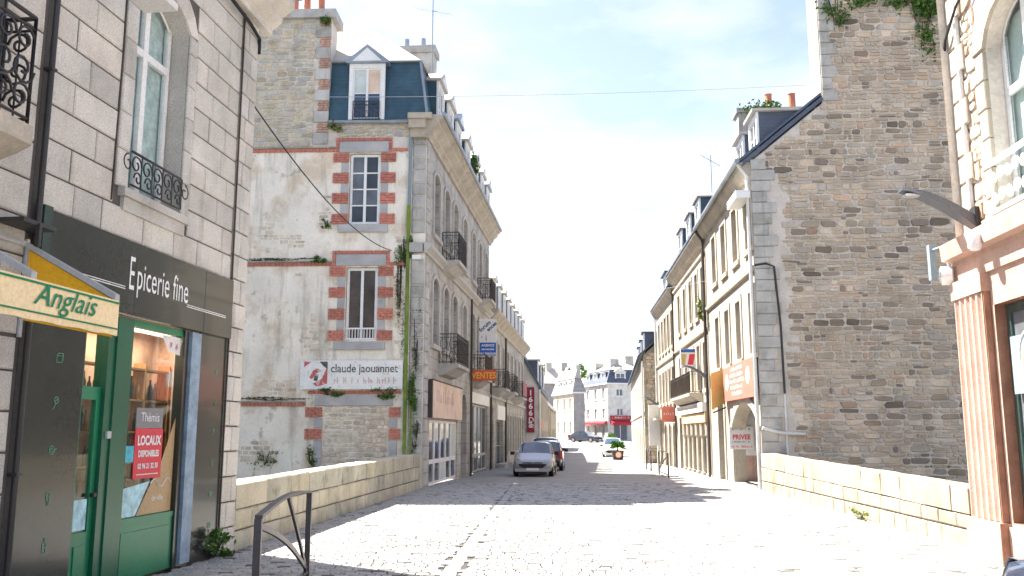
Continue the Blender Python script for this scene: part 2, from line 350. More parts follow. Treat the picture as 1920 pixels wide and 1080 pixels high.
def ashlar(parent, fr, x0, x1, z0, z1, ch, lr, ops, y, d, mats, name='stone_block', gap=.017, bev=.012):
    z = z0; row = 0
    while z < z1 - .05:
        zt = min(z + ch, z1); segs = [(x0, x1)]
        for (a, b, c, e) in ops:
            if c < zt - .08 and e > z + .08:
                ns = []
                for (p, q) in segs:
                    if b <= p or a >= q: ns.append((p, q)); continue
                    if a > p: ns.append((p, a))
                    if b < q: ns.append((b, q))
                segs = ns
        for (p, q) in segs:
            x = p; first = True
            while x < q - .02:
                w = rnd.uniform(*lr) * (.6 if first and row % 2 else 1); first = False
                if q - (x + w) < lr[0] * .5: w = q - x
                place(block_mesh(w - gap, zt - z - gap, d, bev), name, parent, fr, x + w / 2, y, (z + zt) / 2, m=rnd.choice(mats)); x += w
        z = zt; row += 1
def arch_pts(xa, xb, zs, rise, n=10):
    cx = (xa + xb) / 2; hw = (xb - xa) / 2
    if rise >= hw * .98: return [(cx - hw * math.cos(math.pi * i / n), zs + rise * math.sin(math.pi * i / n)) for i in range(n + 1)]
    r = (hw * hw + rise * rise) / (2 * rise); t0 = math.asin(hw / r)
    return [(cx + r * math.sin(-t0 + 2 * t0 * i / n), zs + rise - r + r * math.cos(-t0 + 2 * t0 * i / n)) for i in range(n + 1)]
def wall(mb, x0, x1, z0, z1, y, ops, depth=.25, mi=0, mr=None):
    """front sheet with real openings: ops = (xa,xb,za,zb,rise)"""
    mr = mi if mr is None else mr
    xs = sorted({x0, x1} | {v for o in ops for v in o[:2]}); zs = sorted({z0, z1} | {v for o in ops for v in o[2:4]})
    for i in range(len(xs) - 1):
        for j in range(len(zs) - 1):
            cx, cz = (xs[i] + xs[i + 1]) / 2, (zs[j] + zs[j + 1]) / 2
            if any(o[0] < cx < o[1] and o[2] < cz < o[3] for o in ops): continue
            mb.quad((xs[i], y, zs[j]), (xs[i + 1], y, zs[j]), (xs[i + 1], y, zs[j + 1]), (xs[i], y, zs[j + 1]), mi)
    for o in ops:
        xa, xb, za, zb = o[:4]; rise = o[4] if len(o) > 4 else 0; zt = zb - rise; Y = y + depth
        mb.quad((xa, y, za), (xa, y, zt), (xa, Y, zt), (xa, Y, za), mr); mb.quad((xb, y, zt), (xb, y, za), (xb, Y, za), (xb, Y, zt), mr)
        mb.quad((xa, y, za), (xa, Y, za), (xb, Y, za), (xb, y, za), mr)
        if rise:
            p = arch_pts(xa, xb, zt, rise)
            for i in range(len(p) - 1):
                a, b = p[i], p[i + 1]
                mb.quad((a[0], y, a[1]), (b[0], y, b[1]), (b[0], y, zb), (a[0], y, zb), mi)
                mb.quad((a[0], y, a[1]), (a[0], Y, a[1]), (b[0], Y, b[1]), (b[0], y, b[1]), mr)
        else: mb.quad((xa, y, zb), (xb, y, zb), (xb, Y, zb), (xa, Y, zb), mr)
def window(parent, fr, xa, xb, za, zb, y, rise=0, cols=2, rows=3, fw=.07, fm='white_paint', gm='glass_dark', bar=.035, transom=None, name='window', low=0):
    """frame standing at y (recessed), children are the panes; sits inside an opening"""
    mb = MB(); zt = zb - rise; yb = y + .06
    mb.box(xa, xa + fw, y, yb, za, zt + (rise * .25 if rise else 0)); mb.box(xb - fw, xb, y, yb, za, zt + (rise * .25 if rise else 0))
    mb.box(xa + fw, xb - fw, y, yb, za, za + fw)
    if rise:
        p = arch_pts(xa, xb, zt, rise); q = arch_pts(xa + fw, xb - fw, zt, max(rise - fw * .7, .02))
        for i in range(len(p) - 1):
            mb.quad((q[i][0], y, q[i][1]), (q[i + 1][0], y, q[i + 1][1]), (p[i + 1][0], y, p[i + 1][1]), (p[i][0], y, p[i][1]))
    else: mb.box(xa + fw, xb - fw, y, yb, zb - fw, zb)
    xs = [xa + fw + (xb - xa - 2 * fw) * i / cols for i in range(cols + 1)]
    ztop = zb - (fw if not rise else rise * .5)
    for x in xs[1:-1]: mb.box(x - bar * 1.3, x + bar * 1.3, y - .006, yb, za + fw, zb - fw * .9)
    zlist = [za + fw + (ztop - za - fw) * i / rows for i in range(rows + 1)] if transom is None else [za + fw] + list(transom) + [ztop]
    for z in zlist[1:-1]:
        t = bar * .6 if transom is None else bar * 1.2
        mb.box(xa + fw, xb - fw, y - .003, yb - .004, z - t, z + t)
    w = mb.build(name, fm, parent, fr)
    gms = gm if isinstance(gm, (list, tuple)) else [gm]
    for i in range(cols):
        for j in range(len(zlist) - 1):
            top = zlist[j + 1] if not (rise and j == len(zlist) - 2) else zb - .01
            p = MB().box(xs[i], xs[i + 1], y + .03, y + .045, zlist[j], top)
            p.build('pane', gms[rnd.randrange(len(gms))], w, fr)
    return w
def text(mb, s, x, y, z, size, rot=0, shear=0, sx=1, align='LEFT', mi=0, sp=1.0, bold=0, y_out=.004):
    cu = bpy.data.curves.new('t', 'FONT'); cu.body = s; cu.size = size; cu.shear = shear; cu.align_x = align; cu.space_character = sp; cu.offset = bold; cu.resolution_u = 3
    o = bpy.data.objects.new('t', cu); col.objects.link(o); bpy.context.view_layer.update()
    me = bpy.data.meshes.new_from_object(o.evaluated_get(bpy.context.evaluated_depsgraph_get()))
    c, s2 = math.cos(rot), math.sin(rot)
    mb.add([(x + (v.co.x * sx * c - v.co.y * s2), y - y_out, z + (v.co.x * sx * s2 + v.co.y * c)) for v in me.vertices], [tuple(p.vertices) for p in me.polygons], mi)
    bpy.data.objects.remove(o); bpy.data.meshes.remove(me); bpy.data.curves.remove(cu)
def scrawl(mb, x0, x1, y, z, h, mi=0):
    """lettering too worn or too far away to read: letter-sized strokes only"""
    x = x0; t = h * .16
    while x < x1 - h * .4:
        w = h * rnd.uniform(.35, .75)
        mb.box(x, x + t, y - .006, y - .001, z, z + h * rnd.choice((1, 1, .7)), mi)
        k = rnd.randrange(4)
        if k != 0: mb.box(x + t, x + w * .8, y - .006, y - .001, z + h * .42, z + h * .42 + t, mi)
        if k > 1: mb.box(x + w * .8, x + w * .8 + t, y - .006, y - .001, z, z + h * rnd.choice((1, .58)), mi)
        x += w + t + h * .22
        if rnd.random() < .12: x += h * .5
def leaves(n, fn, size, name, mats, parent=None, kind=None, fr=None):
    mb = MB()
    for _ in range(n):
        p = Vector(fn()); s = size * rnd.uniform(.5, 1.3)
        a = Vector((rnd.gauss(0, 1), rnd.gauss(0, 1), rnd.gauss(0, 1))).normalized(); b = a.cross(Vector((rnd.gauss(0, 1), rnd.gauss(0, 1), rnd.gauss(0, 1)))).normalized()
        mb.add([tuple(p - a * s), tuple(p + b * s * .5), tuple(p + a * s), tuple(p - b * s * .5)], [(0, 1, 2, 3)], rnd.randrange(len(mats)))
    return mb.build(name, mats, parent, fr, kind=kind)
def scroll(mb, cx, cz, r, y, turns=1.2, start=0, sgn=1, t=.012):
    pts = []
    for i in range(15):
        a = start + sgn * turns * 2 * math.pi * i / 14; rr = r * (1 - .72 * i / 14)
        pts.append((cx + rr * math.cos(a), y, cz + rr * math.sin(a)))
    mb.tube(pts, t, 5)
def railing(mb, x0, x1, y0, z0, z1, y1=None, step=.11, ornate=True, t=.011):
    """front run at y0 and, when y1 is given, two side runs back to y1"""
    runs = [((x0, y0), (x1, y0))] + ([((x0, y1), (x0, y0)), ((x1, y0), (x1, y1))] if y1 is not None else [])
    for (a, b) in runs:
        L = math.hypot(b[0] - a[0], b[1] - a[1]); n = max(2, int(L / step))
        P = lambda u, z: (a[0] + (b[0] - a[0]) * u, a[1] + (b[1] - a[1]) * u, z)
        for z, r in ((z1, t * 1.6), (z0 + .04, t * 1.2), (z1 - .12, t)): mb.tube([P(0, z), P(1, z)], r, 5)
        for i in range(n + 1): mb.tube([P(i / n, z0), P(i / n, z1)], t * (1.5 if i in (0, n) else .8), 4)
        if ornate:
            m = max(1, int(L / .22))
            for i in range(m):
                u0, u1 = i / m, (i + 1) / m; zc = (z0 + z1 - .1) / 2; h = (z1 - .12 - z0 - .04) / 2
                for k in (1, -1):
                    mb.tube([P(u0 + (u1 - u0) * (.5 + .42 * math.cos(q) * (1 - .1 * abs(math.sin(q)))), zc + k * h * (.5 + .42 * math.sin(q))) for q in [2 * math.pi * w / 9 for w in range(10)]], t * .8, 4)
def gz(y):
    P = [(-500, 0), (30, 0), (38, -.1), (46, -.12), (56, -.25), (68, -.35), (80, -.33), (100, .05), (125, .72), (160, 1.2), (3000, 12)]
    for (a, za), (b, zb) in zip(P, P[1:]):
        if a <= y <= b: return za + (zb - za) * (y - a) / (b - a)
    return 0

# ---------------------------------------------------------------- setting: ground, river, road
C1 = (-4.100, 13.391); C2 = (-2.843, 28.412); C3 = (7.687, 27.616); C4 = (6.451, 12.823)
A1, A2, A3, A4 = 6.95, 5.6, 3.6, 4.5
tan = lambda d: math.tan(rad(d))
def left_edge(y):
    if y < C1[1]: return C1[0] + (y - C1[1]) * tan(A1)
    if y < C2[1]: return C1[0] + (C2[0] - C1[0]) * (y - C1[1]) / (C2[1] - C1[1])
    if y < 67: return C2[0] + (y - C2[1]) * tan(A2)
    return 2.0 + (y - 67) * tan(4)
def right_edge(y):
    if y < C4[1]: return C4[0] + (y - C4[1]) * tan(A4)
    if y < 13.57: return 6.7
    if y < 27: return 6.835 + (y - 13.57) * tan(2.99)
    if y < 59: return C3[0] + (y - C3[1]) * tan(A3)
    return 8.9 + (y - 60) * tan(6.3)
YS = [-300, -20, 0, 5, 9.5, 13.5, 20, 28.3, 31.5, 38, 46, 52, 56, 62, 68, 80, 100, 125, 160, 300, 3000]
g = MB(); r_ = MB()
for y0, y1 in zip(YS, YS[1:]):
    X0 = [-3000, -80, left_edge(y0), right_edge(y0), 80, 3000]; X1 = [-3000, -80, left_edge(y1), right_edge(y1), 80, 3000]
    for i in range(5):
        if i in (1, 3) and 13 < (y0 + y1) / 2 < 28.3: continue
        if i != 2 or y1 > 160 or y0 < -20:
            g.quad((X0[i], y0, gz(y0) - .05), (X0[i + 1], y0, gz(y0) - .05), (X1[i + 1], y1, gz(y1) - .05), (X1[i], y1, gz(y1) - .05))
        else:
            d = -.022 if 9 < (y0 + y1) / 2 < 31.5 else -.002
            r_.quad((X0[2] - .3, y0, gz(y0) + d), (X0[3] + .3, y0, gz(y0) + d), (X1[3] + .3, y1, gz(y1) + d), (X1[2] - .3, y1, gz(y1) + d), 0 if d < -.01 else 1)
go = g.build('ground', 'far_ground', kind='structure'); road = r_.build('road', ['sett_joint', 'road_far'], kind='structure')
wt = MB(); wt.quad((-90, 12, -3), (-3.5, 12, -3), (-3.0, 29, -3), (-90, 29, -3)); wt.quad((6.9, 13, -3), (90, 13, -3), (90, 28, -3), (7.5, 28, -3)); wt.build('river', 'water', kind='structure')
# setts: a bevelled stone each
SV = []
for q in range(10):
    a = [(-.5, -.5), (.5, -.5), (.5, .5), (-.5, .5)]
    a = [(x + rnd.uniform(-.03, .03), y + rnd.uniform(-.04, .04)) for x, y in a]
    vs = [(x, y, -.02) for x, y in a] + [(x * .985, y * .985, -.007) for x, y in a] + [(x * .86, y * .82, rnd.uniform(-.002, .004)) for x, y in a]
    fs = [(8, 9, 10, 11)]
    for i in range(4): n = (i + 1) % 4; fs += [(i, n, n + 4, i + 4), (i + 4, n + 4, n + 8, i + 8)]
    SV.append((vs, fs))
SM = []
for vs, fs in SV:
    me = bpy.data.meshes.new('sett'); me.from_pydata(vs, [], fs); me.materials.append(MATS['sett_0']); me.update(); SM.append(me)
mb = MB(); cnt = 0; y = 9.7
gut = lambda yy: -.78 + (yy - 11.4) * .047
while y < 31.45:
    h = rnd.uniform(.115, .135); x = left_edge(y) + rnd.uniform(0, .1); xe = right_edge(y)
    while x < xe:
        w = rnd.uniform(.12, .21); cx = x + w / 2; x += w
        if abs(cx - gut(y)) < .115: continue
        q = rnd.randrange(10); mi = rnd.randrange(3) if rnd.random() < .94 else 3; dz = rnd.uniform(-.004, .003) + gz(y)
        if cnt < 300 and y > 10.68 and abs(cx) < .575 * y:
            o = bpy.data.objects.new('sett', SM[q]); col.objects.link(o); o.parent = road; o.location = (cx, y + h / 2, dz); o.scale = (w - .014, h - .014, 1); cnt += 1
            o.material_slots[0].link = 'OBJECT'; o.material_slots[0].material = MATS['sett_%d' % mi]
        else: mb.add([(cx + a * (w - .014), y + h / 2 + b * (h - .022), c + dz) for a, b, c in SV[q][0]], SV[q][1], mi)
    y += h
mb.build('setts', ['sett_0', 'sett_1', 'sett_2', 'sett_3'], road, kind='stuff')
y = 9.8
while y < 31:
    L = rnd.uniform(.35, .55); o = bpy.data.objects.new('gutter_stone', SM[rnd.randrange(10)]); col.objects.link(o); o.parent = road
    o.location = (gut(y + L / 2), y + L / 2, -.008 + gz(y)); o.scale = (.2, L - .012, 1); y += L; o.material_slots[0].link = 'OBJECT'; o.material_slots[0].material = MATS['sett_1']
for (xa, xb, ya, yb) in ((2.7, 3.75, 30.1, 30.45), (2.6, 3.5, 27.6, 27.9), (2.6, 3.7, 25.6, 25.85), (1.9, 2.5, 28.7, 28.9)):  # pale uneven strips laid flat just above the setts
    MB().add([(xa, ya, .012), (xb - .2, ya + .03, .012), (xb, yb, .012), (xa + .15, yb + .03, .012)], [(0, 1, 2, 3)]).build('pale_strip', 'pale_strip', road)

# ---------------------------------------------------------------- parapets of the bridge
def parapet(name, label, p, az, L, h0, h1, mats, cop, seed, pier):
    t = thing(name, label, 'parapet', (p[0], p[1], 0), 90 - az if seed == 1 else 90 - az)
    sg = 1 if seed == 1 else -1                       # left: road lies at -y ; right: road lies at +y
    fr = Fr(0, 0, 0, 0) if sg == 1 else Fr(L, 0, 0, 180)
    H = lambda x: (h0 + (h1 - h0) * x / L) if sg == 1 else (h1 + (h0 - h1) * x / L)
    core = MB(); core.add([(0, .012, -3.2), (L, .012, -3.2), (L, .36, -3.2), (0, .36, -3.2), (0, .012, H(0) - .03), (L, .012, H(L) - .03), (L, .36, H(L) - .03), (0, .36, H(0) - .03)],
        [(0, 3, 2, 1), (4, 5, 6, 7), (0, 1, 5, 4), (1, 2, 6, 5), (2, 3, 7, 6), (3, 0, 4, 7)])
    core.build('core', 'mortar_dark', t, fr)
    x = 0
    while x < L - .05:                                # tall coping slabs, sloped with the wall
        w = rnd.uniform(.85, 1.35)
        if L - x - w < .5: w = L - x
        a, b = x + .010, x + w - .010; e = .018; o1 = rnd.uniform(-.006, .004)
        z0a, z0b, z1a, z1b = H(a) - cop + .012, H(b) - cop + .012, H(a), H(b)
        m2 = MB().add([(a, -.02 + o1, z0a), (b, -.02 + o1, z0b), (b, -.02 + o1, z1b - e), (a, -.02 + o1, z1a - e), (a + e, -.02 + e, z1a), (b - e, -.02 + e, z1b), (b - e, .40, z1b), (a + e, .40, z1a), (a, .42, z1a - e), (b, .42, z1b - e), (b, .42, z0b), (a, .42, z0a)],
            [(0, 1, 2, 3), (3, 2, 5, 4), (4, 5, 6, 7), (7, 6, 9, 8), (8, 9, 10, 11), (0, 3, 4, 7, 8, 11), (1, 10, 9, 6, 5, 2), (0, 11, 10, 1)])
        m2.v = [(p[0] + rnd.uniform(-.006, .006), p[1] + rnd.uniform(-.008, .008), p[2] + rnd.uniform(-.012, .006)) for p in m2.v]; m2.build('coping_stone', rnd.choice(mats), t, fr); x += w
    z = [(.27, lambda x: H(x) - cop), (-.06, lambda x: .27)]
    for k, (zb, zt) in enumerate(z):
        x = 0; lr = (.55, 1.0) if k == 0 else (.4, .9)
        while x < L - .05:
            w = rnd.uniform(*lr)
            if L - x - w < .3: w = L - x
            h = zt(x + w / 2) - zb - .012
            place(block_mesh(w - .026, h - .012, .034, .02), 'wall_stone', t, fr, x + w / 2, .012, zb + h / 2 + .006, m=rnd.choice(mats)); x += w
    if pier:
        place(block_mesh(.5, 1.02, .05, .02), 'end_stone', t, fr, pier, .0, .5, m='parapet_b')
    return t
parapet('stone_parapet', 'ochre stone bridge parapet in shade beside the green drainpipe', C1, 4.783, 15.0, .965, 1.06, ['parapet_a', 'parapet_a', 'parapet_b'], .38, 1, 14.72)
parapet('stone_parapet', 'sunlit cream stone bridge parapet running up to the pink shop', (6.835, 13.571), 2.99, 13.75, .90, 1.10, ['parapet_c'], .41, 2, None)

# ---------------------------------------------------------------- granite house with the grocery, left
t = thing('granite_house', 'grey granite ashlar house above the dark grocery shopfront', 'house', (*C1, 0), 90 - A1)
L1 = t
WO = (-3.40, -2.15, 4.50, 7.30, .30)
SO = (-4.0, -1.38, 0.0, 3.05)
mb = MB(); wall(mb, -5.0, 0, -.1, 8.2, 0.0, [WO, (SO[0], SO[1], -.05, SO[3], 0)], .34, 0, 1); mb.quad((0, 0, -3.2), (0, 9, -3.2), (0, 9, 8.2), (0, 0, 8.2)); mb.quad((0, 9, -.1), (-5, 9, -.1), (-5, 9, 8.2), (0, 9, 8.2)); mb.quad((-5, 9, -.1), (-5, 0, -.1), (-5, 0, 8.2), (-5, 9, 8.2))
mb.build('wall', ['mortar_dark', 'granite_c'], t)
SOpad = (-4.95, -.56, -.1, 3.92)
WP = (-3.66, -1.93, 4.50, 7.32)
GR = ['granite_a', 'granite_a', 'granite_b', 'granite_c']
ashlar(t, ID, -4.93, -.56, 3.92, 8.12, .36, (.5, .88), [WP, (-3.55, -2.0, 4.24, 4.5)], -.001, .022, GR)
ashlar(t, ID, -.55, -.02, 0.0, 8.12, .36, (.24, .34), [], -.001, .045, GR)
for z0, z1, xa, xb in [(4.50 + .45 * i, 4.5 + .45 * (i + 1), 0, 0) for i in range(6)]:      # jamb stones
    z1 = min(z1, 7.0)
    if z1 - z0 > .1:
        place(block_mesh(.25, z1 - z0 - .012, .03), 'jamb_stone', t, ID, -3.527, -.001, (z0 + z1) / 2, m='granite_c')
        place(block_mesh(.21, z1 - z0 - .012, .03), 'jamb_stone', t, ID, -2.043, -.001, (z0 + z1) / 2, m='granite_c')
pin = arch_pts(-3.4, -2.15, 7.0, .30, 7); pout = arch_pts(-3.66, -1.93, 7.02, .62, 7)
for i in range(7):
    MB().prism([pin[i], pin[i + 1], pout[i + 1], pout[i]], -.032, -.001).build('arch_stone', 'granite_b', t)
MB().box(-3.56, -2.0, -.09, .2, 4.40, 4.50).box(-3.50, -2.06, -.05, 0, 4.24, 4.40).build('window_sill', 'granite_c', t)
w = window(t, ID, -3.38, -2.17, 4.52, 7.27, .24, .28, 2, 2, .075, 'white_paint', 'shop_glass', .04, transom=[6.45])
MB().box(-3.38, -2.17, .325, .335, 4.52, 7.2).build('curtain', 'curtain_folds', t)
rl = MB(); ry = -.03
rl.tube([(-3.36, ry, 4.98), (-2.19, ry, 4.98)], .016, 6); rl.tube([(-3.36, ry, 4.58), (-2.19, ry, 4.58)], .012, 6)
for i in range(5):
    x = -3.26 + i * .245; scroll(rl, x, 4.84, .12, ry, 1.2, 0, 1, .011); scroll(rl, x + .05, 4.68, .09, ry, 1.1, math.pi, -1, .011)
    rl.tube([(x + .12, ry, 4.58), (x + .12, ry, 4.98)], .009, 5)
for s in (0, 1): scroll(rl, (-3.44, -2.08)[s], 4.82, .11, ry, 1.1, math.pi / 2, (1, -1)[s], .012)
rl.build('window_rail', 'iron_black', t, smooth=True)
# cornice and roof
mb = MB(); mb.extr([(0.0, 8.12), (-.14, 8.12), (-.14, 8.22), (-.3, 8.34), (-.3, 8.42), (-.5, 8.56), (-.5, 8.72), (0, 8.72)], -5.0, .28); mb.build('cornice', 'granite_b', t)
mb = MB(); mb.box(-5.0, .3, -.62, -.46, 8.722, 8.84); mb.build('gutter', 'zinc', t)
mb = MB(); mb.add([(-5, -.5, 8.74), (.3, -.5, 8.74), (.3, 4.5, 12.4), (-5, 4.5, 12.4), (.3, 9.4, 8.74), (-5, 9.4, 8.74)], [(0, 1, 2, 3), (3, 2, 4, 5), (1, 4, 2), (0, 3, 5)]); mb.build('roof', 'slate_dark', t)
mb = MB(); mb.tube([(-4.97, -.06, 0), (-4.975, -.065, 3.2), (-4.965, -.06, 8.3)], .03, 10)
for z in (1.3, 3.3, 5.3, 7.2): mb.box(-5.01, -4.93, -.1, 0, z, z + .03)
mb.build('drainpipe', 'iron_black', t, smooth=False)
mb = MB(); mb.tube([(-.57, -.05, .1), (-.57, -.055, 4), (-.575, -.05, 8.1)], .014, 6); mb.tube([(-3.72, -.03, 4.3), (-3.70, -.03, 6), (-3.72, -.03, 8.1)], .012, 6)
mb.build('wall_cable', 'iron_brown', t)
# shopfront
mb = MB(); mb.box(-4.80, -.58, -.09, -.002, 3.05, 3.9); mb.build('shop_fascia', 'panel_dark', t)
for x in (-3.2, -1.45): MB().box(x, x + .006, -.092, -.089, 3.05, 3.9).build('panel_joint', 'iron_black', t)
mb = MB(); mb.box(-4.93, -4.80, -.095, -.002, 2.9, 3.93); mb.build('fascia_end', 'panel_green', t)
MB().box(-4.90, -3.99, -.03, -.002, .02, 3.05).build('shop_pillar', 'panel_dark', t); MB().box(-1.38, -.575, -.03, -.002, .02, 3.05).build('shop_pillar', 'panel_dark', t)
tx = MB(); text(tx, 'picerie fine', -3.19, -.09, 3.37, .46, sx=.6, sp=1.02); text(tx, 'E', -3.36, -.09, 3.34, .56, sx=.46)
tx.box(-4.28, -3.42, -.096, -.09, 3.325, 3.335).box(-4.28, -3.42, -.096, -.09, 3.35, 3.358).box(-1.95, -.8, -.096, -.09, 3.325, 3.335).box(-1.95, -.8, -.096, -.09, 3.35, 3.358)
tx.build('lettering', 'text_white', t)
def icon(k, x, z, s):
    ic = MB(); y = -.033; T = lambda pts: ic.tube([(x + a * s, y, z + b * s) for a, b in pts], .005, 4)
    if k == 0: T([(-.5, -.5), (.5, -.5), (.5, .3), (-.5, .3), (-.5, -.5)]); T([(-.5, .3), (-.2, .6), (.7, .6), (.5, .3)]); T([(.7, .6), (.7, -.2), (.5, -.5)])
    if k == 1: T([(-.5, -.7), (.1, .1)]); T([(.1 + .4 * math.cos(q), .45 + .4 * math.sin(q)) for q in [i * .7 for i in range(10)]]); T([(-.1, .3), (.3, .6)])
    if k == 2: T([(.5 * math.cos(q), .5 * math.sin(q)) for q in [i * .52 for i in range(13)]]); T([(.25 * math.cos(q), .25 * math.sin(q)) for q in [i * .52 for i in range(13)]]); T([(.5, 0), (.9, .2)])
    if k == 3: T([(-.3, -.1), (0, -.9), (.3, -.1), (-.3, -.1)]); T([(.35 * math.cos(q), .2 + .4 * math.sin(q)) for q in [i * .52 for i in range(13)]])
    if k == 4: T([(-.3, -.8), (.3, -.8), (.3, .2), (.1, .45), (.1, .8), (-.1, .8), (-.1, .45), (-.3, .2), (-.3, -.8)]); T([(-.3, -.3), (.3, -.3)])
    ic.build('pictogram', 'icon_green', t)
for i, k in enumerate((0, 1, 2, 3, 4)): icon(k, -4.42, 2.45 - i * .46, .085)
for i, k in enumerate((2, 3, 1, 4, 2, 0)): icon(k, -.86, 2.55 - i * .42, .06)
# door, shop window
DZ = .02
mb = MB(); mb.box(-3.56, -3.06, DZ - .05, DZ + .1, 0, 3.02); mb.box(-3.42, -3.20, DZ - .07, DZ - .048, 0, 3.0); mb.build('door_post', 'door_green_dark', t)
d = MB(); d.box(-3.99, -3.90, DZ, DZ + .06, .02, 3.0).box(-3.90, -3.56, DZ, DZ + .06, .02, .66).box(-3.90, -3.56, DZ, DZ + .06, 2.06, 2.2).box(-3.64, -3.56, DZ - .002, DZ + .058, .66, 2.06).box(-3.90, -3.56, DZ, DZ + .06, 2.92, 3.0).box(-3.86, -3.66, DZ - .012, DZ, .1, .52)
door = d.build('door', 'door_green', t)
MB().box(-3.90, -3.64, DZ + .02, DZ + .03, .66, 2.06).build('pane', 'shop_glass', door); MB().box(-3.90, -3.56, DZ + .02, DZ + .03, 2.2, 2.92).build('pane', 'shop_glass', door)
MB().box(-3.63, -3.58, DZ - .05, DZ, 1.02, 1.06).build('handle', 'iron_black', door); MB().box(-3.5, -3.42, DZ - .075, DZ - .05, 1.64, 1.72).build('door_box', 'grey_paint', t)
d = MB(); d.box(-3.06, -1.78, DZ, DZ + .07, 2.95, 3.03); d.build('window_head', 'door_green', t); d = MB(); d.box(-3.06, -1.78, DZ, DZ + .07, .02, .66).box(-3.06, -1.78, DZ - .01, DZ + .07, .66, .72).box(-2.98, -1.86, DZ - .012, DZ, .08, .56)
sw = d.build('shop_window', 'door_green', t)
MB().box(-3.06, -1.78, DZ + .03, DZ + .04, .72, 2.95).build('pane', 'shop_glass', sw)
MB().box(-1.78, -1.68, DZ - .03, DZ + .1, 0, 3.04).build('dark_post', 'panel_dark', t); MB().box(-1.66, -1.40, DZ - .07, DZ + .05, .04, 3.03).build('shutter_guide', 'frame_bluegrey', t)
# prints on the glass
MB().box(-2.76, -2.14, DZ + .018, DZ + .026, 1.76, 2.0).build('poster_head', 'grey_print', t)
ps = MB().box(-2.76, -2.12, DZ + .018, DZ + .026, 1.16, 1.755).build('poster', 'red_print', t)
tx = MB(); text(tx, 'Thémis', -2.45, DZ + .016, 1.84, .155, align='CENTER', sx=.95); text(tx, 'LOCAUX', -2.44, DZ + .016, 1.56, .155, align='CENTER', sx=.85, bold=.006); text(tx, 'DISPONIBLES', -2.44, DZ + .016, 1.42, .105, align='CENTER', sx=.78, bold=.004); text(tx, '02 96 21 32 35', -2.44, DZ + .016, 1.28, .085, align='CENTER', sx=.9, bold=.003)
tx.box(-2.70, -2.2, DZ + .01, DZ + .014, 1.205, 1.215); tx.build('poster_text', 'text_white', t)
MB().add([(-2.62, DZ + .027, .73), (-1.8, DZ + .027, .73), (-1.8, DZ + .027, 1.9), (-2.1, DZ + .027, 1.35)], [(0, 1, 2, 3)]).build('window_print', 'tan_print', t)
MB().add([(-3.05, DZ + .0275, .73), (-2.64, DZ + .0275, .73), (-2.35, DZ + .0275, 1.12), (-3.05, DZ + .0275, 1.05)], [(0, 1, 2, 3)]).build('window_print', 'pale_print', t)
MB().box(-3.04, -2.77, DZ + .02, DZ + .026, 1.36, 1.55).build('window_print', 'cyan_print', t); MB().box(-3.89, -3.65, DZ + .013, DZ + .018, .68, 1.0).build('window_print', 'pale_print', t)
MB().add([(-2.3, DZ + .02, 2.93), (-1.8, DZ + .02, 2.93), (-1.8, DZ + .02, 2.7), (-2.1, DZ + .02, 2.74)], [(0, 1, 2, 3)]).build('window_print', 'sign_white', t)
for c, x in (('9', -2.1), ('6', -1.95)):
    tx = MB(); text(tx, c, x, DZ + .016, 2.77, .12, shear=.3); tx.build('window_text', 'red_print', t)
tx = MB(); text(tx, 'de ville', -2.3, DZ + .02, .88, .1, sx=.95); tx.tube([(-2.34 + .5 * (i / 12), DZ + .018, 1.09 + .05 * math.sin(i * .8)) for i in range(13)], .006, 4); tx.build('window_text', 'text_white', t)
# interior: a shallow room with shelves
mb = MB(); mb.box(-4.2, -1.2, .75, .8, 0, 3.1); mb.quad((-4.2, .36, 0.01), (-1.2, .36, .01), (-1.2, .75, .01), (-4.2, .75, .01)); mb.quad((-4.2, .36, 3.06), (-1.2, .36, 3.06), (-1.2, .75, 3.06), (-4.2, .75, 3.06)); mb.box(-4.25, -4.2, .35, .75, 0, 3.1); mb.box(-1.2, -1.15, .35, .75, 0, 3.1)
mb.build('shop_room', 'room_warm', t)
sh = MB()
for z in (.5, .9, 1.3, 1.7, 2.1, 2.5): sh.box(-4.1, -1.25, .45, .62, z, z + .025)
for x in (-4.1, -3.3, -2.55, -1.9, -1.28): sh.box(x, x + .03, .445, .62, 0, 2.6)
sh.build('shelving', 'shelf_wood', t)
lp = thing('shop_lamp', 'warm strip lamp glowing inside the grocery above its shelves', 'lamp', (*C1, 0), 90 - A1)
MB().box(-3.9, -1.4, .40, .44, 2.98, 3.01).build('tube', 'lamp_glow', lp); MB().box(-3.95, -1.35, .39, .45, 3.012, 3.05).build('housing', 'white_paint', lp)
lt = bpy.data.lights.new('strip', 'AREA'); lt.shape = 'RECTANGLE'; lt.size = 2.4; lt.size_y = .06; lt.energy = 6; lt.color = (1, .80, .60); lo = bpy.data.objects.new('strip_light', lt); col.objects.link(lo); lo.parent = lp; lo.location = (-2.65, .42, 2.97)
bt = MB().lathe([(.036, 0), (.036, .18), (.014, .24), (.014, .3)], 0, 0, 0, 8).build('wine_bottle', 'bottle_dark', smooth=True); first = True
ca, sa = math.cos(rad(90 - A1)), math.sin(rad(90 - A1))
for z in (.525, .925, 1.325, 1.725, 2.125):
    for x in [-3.95 + .115 * i for i in range(23)]:
        if rnd.random() < .22: continue
        o = bt if first else bt.copy()
        if not first: col.objects.link(o)
        first = False; yy = .51 + rnd.uniform(-.02, .04)
        o.location = (C1[0] + x * ca - yy * sa, C1[1] + x * sa + yy * ca, z); k = rnd.uniform(.75, 1); o.scale = (k, k, k)
        tag(o, 'bottle standing on the shelves behind the grocery window', 'bottle', 'bottles on the grocery shelves')
        o.material_slots[0].link = 'OBJECT'; o.material_slots[0].material = MATS['bottle_amber' if rnd.random() < .45 else 'bottle_dark']

